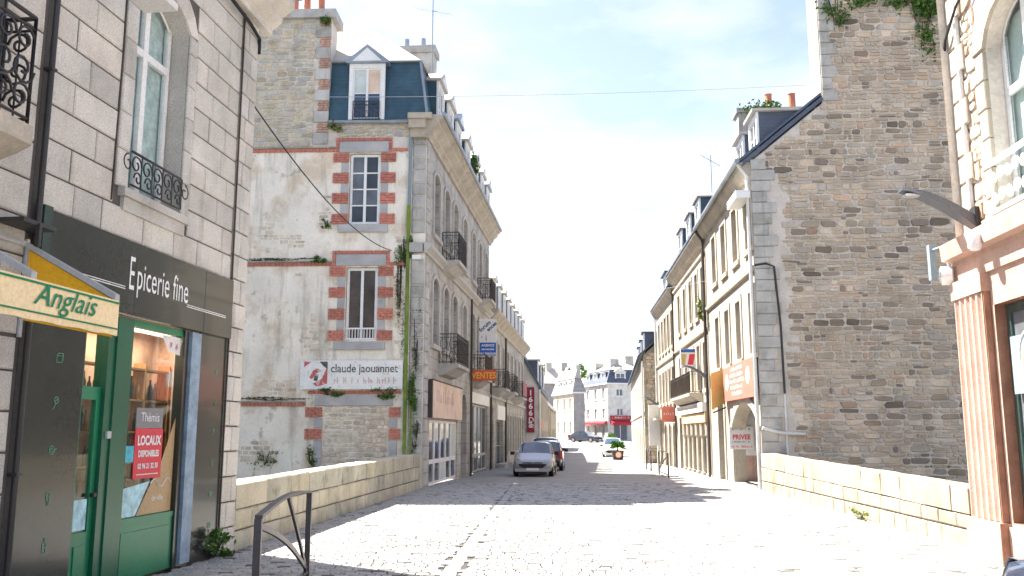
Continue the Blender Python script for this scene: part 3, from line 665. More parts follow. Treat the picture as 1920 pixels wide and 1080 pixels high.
# ---------------------------------------------------------------- house further left, with balcony
t = thing('granite_house', 'pale stone house with scrolled iron balcony above the yellow awning', 'house', (*C1, 0), 90 - A1)
mb = MB(); wall(mb, -11, -5.004, -.1, 8.9, .004, [(-7.4, -5.75, 4.5, 7.4, 0), (-8.6, -5.4, 0.0, 2.6, 0)], .3); mb.quad((-11, .004, -.1), (-11, 9, -.1), (-11, 9, 8.9), (-11, .004, 8.9)); mb.quad((-11, 9, -.1), (-5.004, 9, -.1), (-5.004, 9, 8.9), (-11, 9, 8.9))
mb.build('wall', 'mortar_dark', t)
ashlar(t, ID, -8.6, -5.06, 2.62, 8.8, .38, (.5, .9), [(-7.6, -5.6, 4.4, 7.5)], .003, .022, GR)
ashlar(t, ID, -5.38, -5.06, 0, 2.6, .38, (.3, .34), [], .003, .022, GR)
window(t, ID, -7.4, -5.75, 4.5, 7.4, .2, 0, 2, 3, gm='glass_grey')
window(t, ID, -8.6, -5.4, 0.0, 2.6, .2, 0, 3, 2, fm='grey_paint', gm='glass_dark', name='shop_window')
MB().extr([(0, 4.18), (-.2, 4.25), (-.34, 4.32), (-.34, 4.5), (0, 4.5)], -8.6, -5.54).build('balcony', 'cornice', t)
rl = MB(); railing(rl, -8.5, -5.58, -.3, 4.52, 5.55, 0, .4, False, .014)
for i in range(12):
    x = -8.45 + i * .25
    for (zc, rr, sg) in ((4.75, .13, 1), (5.02, .16, -1), (5.3, .13, 1)): scroll(rl, x, zc, rr, -.3, 1.3, 0, sg, .014)
for yy in (-.15,):
    for (zc, rr, sg) in ((4.75, .12, 1), (5.02, .13, -1), (5.3, .12, 1)):
        pts = []
        for i in range(13):
            a = sg * 2.4 * math.pi * i / 12; q = rr * (1 - .7 * i / 12); pts.append((-5.58, yy + q * math.cos(a), zc + q * math.sin(a)))
        rl.tube(pts, .014, 5)
rl.build('balcony_railing', 'iron_black', t, smooth=True)
MB().extr([(0, 8.8), (-.3, 9), (-.5, 9.2), (-.5, 9.4), (0, 9.4)], -11, -5.01).build('cornice', 'granite_b', t)
mb = MB(); mb.add([(-11, -.5, 9.4), (-5.01, -.5, 9.4), (-5.01, 4.5, 12.8), (-11, 4.5, 12.8), (-5.01, 9.4, 9.2), (-11, 9.4, 9.2)], [(0, 1, 2, 3), (3, 2, 4, 5), (1, 4, 2), (0, 3, 5)]); mb.build('roof', 'slate_dark', t)
mb = MB(); mb.box(-5.5, -5.02, -.3, .0, 3.62, 3.66).box(-5.3, -5.26, -.32, -.28, 3.42, 3.64); mb.build('bracket', 'iron_black', t)
# awning
t = thing('shop_awning', 'yellow awning with cream valance lettered in green script', 'awning', (*C1, 0), 90 - A1)
xe = -5.04; xs = -8.8; o = 1.0
for q in (xe, -6.25):
    MB().add([(q - .05, -.03, 3.47), (q + .02, -.03, 3.47), (q + .02, -o, 2.93), (q - .05, -o, 2.93), (q - .05, -.03, 3.52), (q + .02, -.03, 3.52), (q + .02, -o, 2.99), (q - .05, -o, 2.99)], [(0, 3, 2, 1), (4, 5, 6, 7), (0, 1, 5, 4), (1, 2, 6, 5), (2, 3, 7, 6), (3, 0, 4, 7)]).build('awning_arm', 'grey_paint', t)
mb = MB(); mb.add([(xe - .02, -.06, 3.44), (xe - .02, -.97, 2.93), (xe - .02, -.97, 2.585), (xe - .02, -.06, 2.76)], [(0, 1, 2, 3)]); mb.add([(xe - .008, -.06, 3.44), (xe - .008, -.97, 2.93), (xe - .008, -.97, 2.585), (xe - .008, -.06, 2.76)], [(3, 2, 1, 0)]); mb.build('side_panel', 'awning_yellow', t)
mb = MB(); n = 60
prof = [(xs + (xe - xs) * i / n, 2.60 + .004 * math.sin(i * .9)) for i in range(n + 1)]
mb.add([(x, -o - .012, 2.93) for x, z in prof] + [(x, -o - .012 + .003 * math.sin(i * .6), z) for i, (x, z) in enumerate(prof)] + [(x, -o + .004, 2.93) for x, z in prof] + [(x, -o + .004, z) for x, z in prof],
       [(i, i + n + 1, i + n + 2, i + 1) for i in range(n)] + [(i + 2 * n + 2, i + 1 + 2 * n + 2, i + 3 * n + 4, i + 3 * n + 3) for i in range(n)] + [(i + n + 1, i + 3 * n + 3, i + 3 * n + 4, i + n + 2) for i in range(n)])
mb.build('valance', 'awning_cream', t)
mb = MB().box(xs, xe, -o - .022, -o - .013, 2.895, 2.912).box(xs, xe, -o - .024, -o - .015, 2.655, 2.668); mb.build('valance_stripe', 'text_green', t)
tx = MB(); text(tx, 'Anglais', -5.43, -o - .02, 2.73, .265, shear=.4, align='RIGHT', sx=1.12, bold=.001); tx.build('lettering', 'text_green', t)
mb = MB().tube([(xe + .0, -.02, 2.6), (xe, -.02, 3.55)], .025, 6).tube([(xs, -.02, 3.5), (xe, -.02, 3.5)], .03, 6); mb.build('frame', 'grey_paint', t)
# wall lamp above, its underside just in view
t = thing('wall_lamp', 'pale flat wall lamp high on the granite house beside its drainpipe', 'lamp', (*C1, 0), 90 - A1)
MB().box(-4.35, -3.85, -.75, -.35, 6.46, 6.54).build('lamp_head', 'pipe_white', t); MB().tube([(-4.1, -.03, 6.85), (-4.1, -.3, 6.8), (-4.1, -.5, 6.54)], .03, 8).build('lamp_arm', 'pipe_white', t)

# ---------------------------------------------------------------- corner building with mansard, left
def surround(mb, xa, xb, za, zb, rise, y, w=.13, d=.05, sill=True):
    zt = zb - rise
    mb.box(xa - w, xa - .004, y - d, y, za, zt).box(xb + .004, xb + w, y - d, y, za, zt)
    if rise:
        p = arch_pts(xa, xb, zt, rise); q = arch_pts(xa - w, xb + w, zt, rise + w * .9)
        for i in range(len(p) - 1): mb.prism([p[i], p[i + 1], q[i + 1], q[i]], y - d, y)
    else: mb.box(xa - w, xb + w, y - d, y, zb + .003, zb + w)
    if sill: mb.box(xa - w * 1.1, xb + w * 1.1, y - d * 2.2, y, za - .16, za - .004)
def dormer(parent, fr, xc, w, z0, z1, apex, yf, yb, roofm='roof_pale', cheek='slate_blue', gm='glass_blue', flat=False, front='white_paint'):
    a, b = xc - w / 2, xc + w / 2
    m = MB(); m.add([(a, yf + .06, z0), (a, yb, z0), (a, yb, z1), (a, yf + .06, z1), (b, yf + .06, z0), (b, yb, z0), (b, yb, z1), (b, yf + .06, z1)], [(0, 3, 2, 1), (4, 5, 6, 7), (3, 7, 6, 2), (1, 2, 6, 5)]); d = m.build('dormer', cheek, parent, fr)
    m = MB(); m.box(a - .03, a + .1, yf - .02, yf + .06, z0, z1).box(b - .1, b + .03, yf - .02, yf + .06, z0, z1).box(a + .1, b - .1, yf - .02, yf + .06, z1 - .16, z1); m.build('dormer_front', front, d, fr)
    if flat: m = MB().box(a - .12, b + .12, yf - .16, yb, z1 + .002, z1 + .1)
    else:
        m = MB().prism([(a - .14, z1 + .003), (b + .14, z1 + .003), (b + .16, z1 + .07), (xc, apex), (a - .16, z1 + .07)], yf - .12, yb)
    m.build('dormer_roof', roofm, d, fr)
    if not flat: MB().prism([(a + .08, z1 + .06), (b - .08, z1 + .06), (xc, apex - .14)], yf - .135, yf - .121).build('pediment', front, d, fr)
    window(parent, fr, a + .1, b - .1, z0 + .05, z1 - .16, yf + .02, 0, 2, 2, .05, 'white_paint', gm, .03)
t = thing('mansard_building', 'tall corner building with blue slate mansard and brick-trimmed cream gable', 'building', (*C2, 0), 90 - A2)
L2 = t; GF = Fr(0, 0, 0, -2 - (90 - A2))
GW = [(-2.58, -1.54, 8.5, 10.93, 0), (-2.58, -1.54, 4.64, 7.06, 0)]
mb = MB(); wall(mb, -9.5, 0, -3.2, 11.12, 0, GW, .22, 0); mb.build('gable_wall', 'render_cream', t, GF)
mb = MB(); wall(mb, -3.36, 0, 11.12, 12.0, -.004, [], .2); mb.build('gable_frieze', 'mortar_pale', t, GF)
mb = MB(); mb.box(-9.5, -3.36, -.002, .9, 11.12, 15.74); mb.build('chimney_wall', 'mortar_pale', t, GF)
mb = MB(); mb.box(-9.6, -3.18, -.16, 1.0, 15.742, 16.05); mb.build('chimney_cap', 'quoin', t, GF)
for x in (-4.75, -4.33, -3.83):
    MB().lathe([(.13, 0), (.15, .06), (.12, .1), (.11, .75), (.14, .8), (.13, .86)], x, .4, 16.05, 12).build('chimney_pot', 'terracotta', t, GF, smooth=True)
ch = rubble_rects(-7.5, -3.85, 11.15, 15.7, lambda x, z: True, (.11, .22), (.16, .5))
inf = rubble_rects(-3.17, -1.1, 0, 2.52, lambda x, z: True, (.09, .17), (.14, .36))
E1 = [(-3.55, 4.9, .45, .95), (-5.3, 1.0, .8, .6), (-4.7, 3.2, 1.1, .42), (-5.2, 8.3, .5, .4), (-1.0, 5.2, .3, 1.2), (-.85, 7.9, .25, .6), (-3.3, 8.9, .35, .7), (-4.4, 8.0, .6, .3)]
pat = rubble_rects(-6.3, -.6, .8, 11.0, lambda x, z: any(((x - a) / c) ** 2 + ((z - b) / d2) ** 2 < rnd.uniform(.5, 1.1) for a, b, c, d2 in E1) and not any(o[0] - .55 < x < o[1] + .55 and o[2] - .4 < z < o[3] + .5 for o in GW) and not (-4 < x < -.5 and 2.4 < z < 4.1), (.09, .17), (.14, .4))
fz = rubble_rects(-3.0, -.5, 11.5, 11.95, lambda x, z: True, (.1, .16), (.16, .4))
OS = ['oldstone_0', 'oldstone_1', 'oldstone_3', 'oldstone_2']
rubble(t, GF, ch, -.002, .022, OS, limit=190); rubble(t, GF, inf, -.001, .02, ['infill_0', 'infill_1', 'infill_0', 'infill_2'], name='infill_stone', limit=120); rubble(t, GF, pat, .004, .010, ['infill_0', 'infill_1', 'infill_0', 'infill_2'], name='bare_stone', limit=60); rubble(t, GF, fz, -.005, .03, OS, name='frieze_stone', limit=40)
# quoins up the chimney edge: grey stone and brick by turns
z = 11.25; k = 0
while z < 15.6:
    h = .42 if k % 2 == 0 else .34; w = .5 if k % 2 == 0 else .36
    if k % 2 == 0: place(block_mesh(w, h - .015, .06), 'quoin', t, GF, -3.36 - w / 2 + .02, -.001, z + h / 2, m='quoin')
    else:
        b = MB()
        for r in range(4):
            for q in range(2): b.box(-3.36 - w + q * w / 2 + (.03 if r % 2 else 0), -3.36 - w + (q + 1) * w / 2 - .012 + (.03 if r % 2 else 0), -.055, -.002, z + r * h / 4 + .006, z + (r + 1) * h / 4 - .006)
        b.build('brick_quoin', 'brick_faded', t, GF)
    z += h; k += 1
def bricks(xa, xb, za, zb, name='brick_quoin', rows=4, per=.22, y=-.045):
    b = MB(); h = (zb - za) / rows
    for r in range(rows):
        x = xa - (per / 2 if r % 2 else 0)
        while x < xb - .01:
            p, q = max(x, xa), min(x + per, xb); x += per
            if q - p > .03: b.box(p + .006, q - .006, y + rnd.uniform(-.004, .004), -.001, za + r * h + .006, za + (r + 1) * h - .006)
    return b.build(name, 'brick', t, GF)
for (zs, zl, rows) in ((8.22, 10.95, ((8.5, 8.85), (9.2, 9.56), (9.9, 10.26), (10.62, 10.94))), (4.34, 7.09, ((4.65, 4.98), (5.33, 5.69), (6.05, 6.39), (6.76, 7.08)))):
    for za, zb in rows: bricks(-3.13, -2.59, za, zb); bricks(-1.53, -1.02, za, zb)
    for (za, zb) in zip([r[1] for r in rows[:-1]], [r[0] for r in rows[1:]]):
        for xa in (-2.86, -1.53): place(block_mesh(.25, zb - za - .012, .03), 'jamb_stone', t, GF, xa + .135, -.001, (za + zb) / 2, m='lintel_grey')
    place(block_mesh(1.64, .27, .09, .015), 'window_sill', t, GF, -2.07, -.001, zs + .135, m='lintel_grey')
    place(block_mesh(1.66, .385, .05, .015), 'lintel', t, GF, -2.1, -.001, zl + .2, m='lintel_grey')
    bricks(-3.05, -1.15, zl + .40, zl + .52, 'brick_band', 1, .11); bricks(-3.05, -2.94, zl + .02, zl + .39, 'brick_band', 4); bricks(-1.26, -1.15, zl + .02, zl + .39, 'brick_band', 4)
bricks(-9.0, -3.07, 10.98, 11.1, 'brick_band', 1, .12); bricks(-1.14, -.62, 10.98, 11.1, 'brick_band', 1, .12)
bricks(-9.0, -3.07, 7.1, 7.22, 'brick_band', 1, .12); bricks(-1.14, -.62, 7.1, 7.22, 'brick_band', 1, .12)
bricks(-9.0, -3.76, 2.54, 2.66, 'brick_band', 1, .12); bricks(-3.7, -.7, 2.93, 3.04, 'brick_band', 1, .11)
for xa, xb in ((-3.76, -3.2), (-1.07, -.7)):
    for za, zb in ((2.2, 2.52), (1.5, 1.84)): bricks(xa, xb, za, zb)
for za, zb in ((1.86, 2.18), (.9, 1.48), (.1, .88)):
    place(block_mesh(.26, zb - za, .03), 'jamb_stone', t, GF, -3.33, -.001, (za + zb) / 2, m='lintel_grey'); place(block_mesh(.26, zb - za, .03), 'jamb_stone', t, GF, -.93, -.001, (za + zb) / 2, m='lintel_grey')
place(block_mesh(2.5, .35, .05, .015), 'lintel', t, GF, -2.2, -.001, 2.73, m='lintel_grey')
mb = MB(); mb.box(-9.3, -3.0, -.06, -.002, 7.225, 7.27).box(-9.3, -3.75, -.06, -.002, 2.665, 2.71).box(-9.3, -3.06, -.07, -.002, 11.105, 11.15); mb.build('drip_course', 'render_dirty', t, GF)
window(t, GF, -2.56, -1.56, 8.52, 10.91, .1, 0, 2, 4, .08, gm=['glass_dark', 'glass_grey'])
window(t, GF, -2.56, -1.56, 4.66, 7.04, .1, 0, 2, 1, .08, gm='glass_brown')
mb = MB(); mb.box(-2.56, -1.56, .03, .06, 5.02, 5.07).box(-2.56, -1.56, .03, .06, 4.68, 4.73)
for i in range(11): mb.box(-2.54 + i * .096, -2.515 + i * .096, .035, .055, 4.7, 5.04)
mb.build('window_rail', 'white_paint', t, GF)
# corner quoins, both sides
ashlar(t, GF, -.47, -.001, 0, 11.4, .43, (.45, .48), [(-.5, .1, 7.5, 7.85)], -.001, .05, ['quoin'], 'corner_stone', .03, .03)
ashlar(t, ID, .052, .62, 0, 11.4, .43, (.5, .6), [(-.1, 1, 7.5, 7.85)], -.001, .05, ['quoin'], 'corner_stone', .03, .03)
# street front
BX = [1.87, 3.95, 5.95, 8.45, 11.08, 13.3, 15.5]
ops = [(x - .54, x + .54, 8.45, 10.68, .2) for x in BX] + [(x - .54, x + .54, 4.67, 6.98, .2) for x in BX] + [(1.15, 6.95, -.15, 2.14, 0), (7.95, 9.5, -.15, 3.3, .62), (10.9, 16.6, -.15, 3.0, 0)]
mb = MB(); wall(mb, 0, 17.0, -.5, 11.4, 0, ops, .3); mb.quad((17, 0, -.5), (17, 8, -.5), (17, 8, 12), (17, 0, 12)); mb.quad((17, 9.4, -.5), (0, 9.4, -.5), (0, 9.4, 12), (17, 9.4, 12)); mb.build('front_wall', 'facade_grey', t)
for (xa, xb, za, zb, rs) in ops[:14]:
    s = MB(); surround(s, xa, xb, za, zb, rs, -.002, .17, .055); s.build('window_surround', 'facade_trim', t)
    window(t, ID, xa, xb, za, zb, .2, rs, 2, 3, .06, 'grey_paint', ['glass_dark', 'glass_grey', 'glass_grey'], .03)
mb = MB(); mb.extr([(0, 7.5), (-.08, 7.5), (-.1, 7.58), (-.24, 7.68), (-.24, 7.8), (0, 7.86)], -.2, 17); mb.build('string_course', 'facade_trim', t)
MB().box(-.5, -.056, -.2, -.001, 7.52, 7.83).build('string_return', 'quoin', t, GF)
cp = [(0, 11.4), (-.08, 11.4), (-.1, 11.52), (-.2, 11.6), (-.2, 11.7), (-.42, 11.88), (-.42, 11.98), (-.56, 12.06), (-.56, 12.18), (0, 12.2)]
MB().extr(cp, -.18, 17.2).build('cornice', 'cornice', t)
MB().box(-.55, -.01, -.2, -.005, 11.42, 11.7).box(-.58, -.01, -.34, -.005, 11.702, 12.0).box(-.6, .2, -.42, -.006, 12.002, 12.19).build('cornice_return', 'cornice', t, GF)
mb = MB(); mb.tube([(-.2, -.6, 12.2), (17.2, -.6, 12.2)], .07, 8); mb.build('gutter', 'zinc', t)
# mansard
P = lambda x, y, z: GF((x, y, z))
mb = MB(); mb.add([P(-3.42, .0, 12.0), P(.0, .0, 12.15), P(-.32, .28, 14.25), P(-3.42, .28, 14.25), (17, -.1, 12.15), (17, .32, 14.25), (17, 6.6, 12.1), (17, 6.2, 14.25), P(-6.6, .6, 14.25)],
    [(0, 1, 2, 3), (1, 4, 5, 2), (4, 6, 7, 5)]); mb.build('mansard', 'slate_blue', t)
mb = MB(); mb.add([P(-.24, .2, 14.26), (17, .26, 14.26), (15, 3.2, 17.0), (2.5, 3.2, 17.0), P(-3.42, .2, 14.26), P(-6.6, .2, 14.26), (17, 6.6, 14.26)],
    [(0, 1, 2, 3), (4, 0, 3), (5, 4, 3), (3, 2, 6, 5), (1, 6, 2)]); mb.build('upper_roof', 'roof_pale', t)
mb = MB(); mb.tube([P(.0, -.01, 12.16), P(-.3, .25, 14.26)], .05, 6).tube([P(-3.4, -.01, 12.05), P(-3.4, .25, 14.26)], .045, 6).tube([P(-3.4, .2, 14.27), P(-.26, .2, 14.27)], .035, 6); mb.build('lead_ridge', 'zinc', t)
mb = MB(); mb.tube([P(-3.3, -.12, 12.0), P(-.55, -.12, 11.98)], .06, 8); mb.build('gutter', 'zinc', t)
dormer(t, GF, -2.06, 1.16, 12.1, 14.08, 14.75, -.03, .5, 'zinc', 'slate_blue', ['glass_blue', 'curtain', 'sign_peach'])
rl = MB(); railing(rl, -2.5, -1.62, -.1, 12.12, 12.72, None, .1, True); rl.build('dormer_rail', 'iron_black', t, GF)
for i, x in enumerate(BX): dormer(t, ID, x, 1.12, 12.22, 13.98, 14.5, -.12, .6, 'roof_pale' if i not in (2, 6) else 'zinc', 'slate_blue', 'glass_grey')
mb = MB(); mb.box(6.0, 6.8, 1.0, 2.9, 14.4, 17.2); mb.build('chimney', 'quoin', t); MB().box(5.9, 6.9, .9, 3.0, 17.202, 17.5).build('chimney_cap', 'quoin', t)
for y in (1.5, 2.2): MB().lathe([(.12, 0), (.1, .5)], 6.4, y, 17.5, 10).build('chimney_pot', 'zinc', t)
mb = MB(); mb.box(9.4, 10.1, 1.0, 2.6, 14.2, 16.2); mb.build('chimney', 'quoin', t)
# balconies
def balcony(parent, fr, xa, xb, z, out, h, slab='cornice', m='iron_black', ornate=True):
    s = MB().extr([(0, z - .42), (-out * .35, z - .36), (-out * .8, z - .14), (-out, z - .12), (-out, z), (0, z)], xa, xb); b = s.build('balcony', slab, parent, fr)
    r = MB(); railing(r, xa + .04, xb - .04, -out + .05, z + .02, z + h, -.02, .12, ornate); r.build('railing', m, b, fr); return b
balcony(t, ID, 3.05, 4.95, 7.86, .66, 1.05, 'facade_trim'); balcony(t, ID, 12.45, 14.3, 7.86, .7, 1.0, 'facade_trim', 'iron_brown'); balcony(t, ID, 2.65, 5.3, 4.1, .72, 1.05, 'facade_trim')
balcony(t, ID, 10.6, 12.6, 4.1, .7, 1.0, 'facade_trim', 'iron_brown')
# ground floor
MB().box(.95, 7.2, -.16, -.003, 2.2, 3.42).build('shop_board', 'sign_peach', t)
MB().box(.80, .949, -.15, -.003, 2.2, 3.42).box(.95, 7.2, -.17, -.003, 3.422, 3.47).build('shop_board_edge', 'iron_brown', t)
tx = MB(); scrawl(tx, 1.6, 5.2, -.16, 2.72, .42); tx.build('faded_lettering', 'text_faint', t)
window(t, ID, 1.16, 6.94, 0.0, 2.13, .05, 0, 5, 2, .08, 'white_paint', ['glass_blue', 'curtain', 'glass_grey'], .06, transom=[.75], name='shop_window')
window(t, ID, 7.96, 9.49, -.05, 3.28, .25, .62, 2, 2, .1, 'iron_brown', 'glass_dark', .05, name='doorway')
MB().box(10.75, 16.75, -.06, -.003, 3.02, 3.5).build('shop_fascia', 'sign_worn', t)
window(t, ID, 10.91, 16.59, -.05, 2.99, .1, 0, 4, 2, .08, 'grey_paint', ['glass_dark', 'glass_dark', 'glass_grey'], .05, transom=[.7], name='shop_window')
mb = MB().tube([(10.12, -.1, -.1), (10.12, -.1, 7.5)], .05, 8); mb.build('drainpipe', 'iron_black', t)
mb = MB().tube([P(-.54, -.1, 9.1), P(-.52, -.1, 11.9)], .058, 10); mb.build('drainpipe', 'pipe_grey', t)
mb = MB().tube([P(-.55, -.1, 0), P(-.55, -.1, 9.1)], .06, 10).tube([P(-.36, -.08, 0), P(-.36, -.08, 2.6)], .03, 8)
for z in (1.2, 3.6, 6, 8.4): mb.lathe([(.072, 0), (.072, .08)], *P(-.55, -.1, z), 10)
mb.build('drainpipe', 'pipe_green', t, label='moss-green lower drainpipe')
MB().box(-.4, -.12, -.2, -.06, 7.28, 7.42).build('junction_box', 'white_paint', t, GF)

# painted wall sign on the gable
def wpt(fr, th, p):
    q = fr(p); c, s = math.cos(th.rotation_euler[2]), math.sin(th.rotation_euler[2])
    return (th.location[0] + q[0] * c - q[1] * s, th.location[1] + q[0] * s + q[1] * c, q[2])
s = thing('wall_sign', 'long worn white sign with red emblem on the cream gable', 'sign', wpt(GF, L2, (-3.94, -.12, 3.06)), -2)
MB().box(0, 3.3, 0, .06, .02, .94).build('board', 'sign_worn', s)
MB().box(.08, .9, -.004, -.001, .06, .9).build('emblem_ground', 'sign_worn', s)
em = MB(); em.prism([(.55, .1), (.88, .2), (.88, .75), (.7, .35), (.42, .2)], -.009, -.006); em.prism([(.3, .4), (.42, .62), (.56, .7), (.7, .6), (.6, .56), (.5, .52), (.44, .4), (.36, .34)], -.009, -.006); em.prism([(.12, .9), (.12, .72), (.35, .9)], -.009, -.006); em.build('emblem', 'emblem_red', s)
em = MB(); em.prism([(.62, .9), (.88, .9), (.88, .66), (.74, .76)], -.009, -.006); em.prism([(.44, .3), (.56, .28), (.6, .48), (.48, .5)], -.009, -.006); em.build('emblem_dark', 'text_worn', s)
tx = MB(); text(tx, 'claude jaouannet', .98, -.001, .56, .37, sx=.86, sp=1.0, bold=.004); tx.build('lettering', 'text_worn', s)
tx = MB(); scrawl(tx, 1.1, 3.2, -.001, .2, .2); tx.build('faded_lettering', 'text_faint', s)

# projecting signs on this front
def hang(name, label, th, x, out, z0, z1, wdt, face, az=0):
    """sign standing out from the facade of thing th, facing back along the street"""
    sgn = thing(name, label, 'sign', wpt(ID, th, (x, -out, z0)), az); MB().box(0, wdt, -.04, .04, 0, z1 - z0).build('panel', face, sgn); return sgn
s = hang('shop_sign', 'white and blue estate agency sign hung from the grey front', L2, 12.4, .12, 5.2, 6.92, .8, 'sign_white')
MB().box(.02, .78, -.05, -.041, .02, .62).build('lower_panel', 'sign_blue', s)
tx = MB(); text(tx, 'AGENCE', .4, -.05, .44, .15, align='CENTER', bold=.004); text(tx, 'IMMOBILIERE', .4, -.05, .27, .1, align='CENTER', bold=.003); text(tx, 'DU TREGOR', .4, -.05, .06, .135, align='CENTER', bold=.004); tx.build('lettering', 'text_white', s)
tx = MB(); text(tx, 'forum', .08, -.04, 1.1, .26, rot=.75, bold=.008); text(tx, 'ences', .42, -.04, 1.12, .24, rot=.75, bold=.008); tx.tube([(.32, -.045, .72), (.32, -.045, 1.02), (.7, -.045, .72), (.32, -.045, .72)], .022, 5); text(tx, '+', .06, -.04, .8, .2); tx.build('lettering', 'text_blue', s)
MB().tube([(-.25, 0, 1.6), (0, 0, 1.6)], .015, 6).tube([(-.25, 0, .2), (0, 0, .2)], .015, 6).build('bracket', 'iron_black', s)
s = hang('shop_sign', 'orange lettered VENTES sign below the estate agency sign', L2, 10.3, .06, 3.95, 4.42, 1.1, 'sign_orange_red')
tx = MB(); text(tx, 'VENTES', .56, -.04, .1, .38, align='CENTER', sx=.8, bold=.008); tx.build('lettering', 'text_orange', s)

# ---------------------------------------------------------------- long terrace beyond, left
o3 = wpt(ID, L2, (17.02, 0, 0))
t = thing('terrace_building', 'long shaded terrace with tall dormers and a red balcony panel', 'building', o3, 90 - A2); L3 = t
LN = 21.3; wx = [1.6 + i * 2.55 for i in range(8)]
ops = [(x - .5, x + .5, 4.3, 6.6, 0) for x in wx] + [(.6, 2.1, -.4, 3.2, .6), (3.1, 6.7, -.4, 2.4, 0)] + [(8.9 + i * 1.75, 9.75 + i * 1.75, .6, 2.75, 0) for i in range(6)] + [(19.6, 20.8, -.4, 2.9, .4)]
mb = MB(); wall(mb, 0, LN, -1, 7.5, 0, ops, .22); mb.quad((LN, 0, -1), (LN, 8, -1), (LN, 8, 7.5), (LN, 0, 7.5)); mb.quad((0, 8, -1), (0, 0, -1), (0, 0, 7.5), (0, 8, 7.5)); mb.quad((LN, 8, -1), (0, 8, -1), (0, 8, 7.5), (LN, 8, 7.5)); mb.build('front_wall', 'facade_grey', t)
for i, op in enumerate(ops):
    if i < 8 or 10 <= i < 16:
        s = MB(); surround(s, *op, -.002, .14, .04); s.build('window_surround', 'facade_trim', t)
    window(t, ID, *op[:4], .15, op[4], 2, 3 if i < 8 else 2, .06, 'white_paint' if i >= 10 else 'grey_paint', ['glass_dark', 'glass_grey'], .03)
MB().extr([(0, 3.45), (-.12, 3.5), (-.14, 3.62), (0, 3.68)], 0, LN).build('string_course', 'facade_trim', t)
MB().extr([(0, 7.3), (-.1, 7.3), (-.14, 7.5), (-.4, 7.8), (-.5, 7.9), (-.5, 8.05), (0, 8.1)], 0, LN + .1).build('cornice', 'cornice', t)
mb = MB(); mb.add([(0, -.3, 8.08), (LN, -.3, 8.08), (LN, 4, 12.2), (0, 4, 12.2), (LN, 8.3, 8.08), (0, 8.3, 8.08)], [(0, 1, 2, 3), (3, 2, 4, 5), (1, 4, 2), (0, 3, 5)]); mb.build('roof', 'slate_dark', t)
for i, x in enumerate(wx): dormer(t, ID, x, 1.1, 8.12, 9.75, 10.2, -.1, 2.2, 'roof_pale', 'slate_blue', 'glass_grey')
for x in (4.4, 20.2): MB().box(x, x + .7, 2.8, 4.8, 10, 13.2).build('chimney', 'quoin', t)
balcony(t, ID, 1.9, 3.9, 4.05, .7, 1.0, 'facade_trim'); balcony(t, ID, 6.3, 8.4, 4.05, .75, 1.0, 'facade_trim'); b = balcony(t, ID, 11.2, 14.4, 3.95, .8, 1.0, 'facade_trim')
MB().box(11.3, 14.3, -.79, -.77, 4.05, 4.95).build('balcony_panel', 'sign_maroon', t)
MB().box(3.0, 6.9, -.12, -.003, 2.42, 3.2).build('shop_board', 'sign_white', t)
MB().tube([(7.4, -.1, -.2), (7.4, -.1, 7.3)], .06, 8).build('drainpipe', 'iron_black', t); MB().tube([(.2, -.1, 7.6), (.1, -.12, 7.2), (.1, -.1, -.2)], .06, 8).build('drainpipe', 'iron_brown', t)
mb = MB().box(3.0, 7.0, -.5, -.01, -.3, .05); mb.build('doorstep', 'quoin', t)

# ---------------------------------------------------------------- houses beyond on the left
t = thing('gabled_house', 'white-gabled house with steep slate roof behind the maroon vertical sign', 'house', (2.0, 67, gz(67)), 86); L4 = t
GF4 = Fr(0, 0, 0, -86)
mb = MB(); mb.add([(0, 0, -1), (0, 0, 5.5), (0, 2.1, 9.6), (0, 4, 10.8), (0, 6, 9.6), (0, 8, 5.5), (0, 8, -1)], [(0, 1, 2, 3, 4, 5, 6)][::-1]); mb.build('gable_wall', 'render_white', t)
ops = [(1.5 + i * 3.2, 2.4 + i * 3.2, 3.1, 4.9, 0) for i in range(7)] + [(1.0, 5.2, -.3, 2.4, 0)] + [(7 + i * 3.2, 8 + i * 3.2, -.3, 2.2, 0) for i in range(5)]
mb = MB(); wall(mb, 0, 23, -1, 5.5, 0, ops, .2); mb.quad((23, 0, -1), (23, 8, -1), (23, 8, 5.5), (23, 0, 5.5)); mb.build('front_wall', 'facade_warm', t)
for op in ops: window(t, ID, *op[:4], .12, 0, 2, 2, .07, 'white_paint', 'glass_dark', .03)
MB().box(.9, 5.3, -.12, -.003, 2.42, 3.0).box(.5, .95, -.1, -.003, -.3, 2.4).build('shop_front', 'sign_salmon', t)
mb = MB()
for (a, b) in (((-.25, 5.35), (2.1, 9.62)), ((2.1, 9.62), (4, 10.85)), ((4, 10.85), (8.3, 5.3))):
    mb.add([(-.2, a[0], a[1]), (23.2, a[0], a[1]), (23.2, b[0], b[1]), (-.2, b[0], b[1]), (-.2, a[0] + .12, a[1] - .1), (-.2, b[0] + .12, b[1] - .1), (23.2, a[0] + .12, a[1] - .1), (23.2, b[0] + .12, b[1] - .1)], [(0, 1, 2, 3), (0, 3, 5, 4), (0, 4, 6, 1), (1, 6, 7, 2)])
mb.build('roof', 'slate_dark', t)
for x in (2.4, 8.5, 14.5): dormer(t, ID, x, 1.4, 6.0, 7.6, 8.2, .1, 2.4, 'roof_pale', 'slate_dark', 'glass_dark', flat=True)
MB().tube([(-.08, -.08, -.3), (-.08, -.08, 5.3)], .07, 8).build('drainpipe', 'pipe_white', t); MB().box(3, 3.8, 3, 5, 10.2, 12.4).build('chimney', 'quoin', t)
s = thing('shop_sign', 'tall narrow maroon café sign with white numerals reading downwards', 'sign', (1.12, 66.93, 1.75), 0)
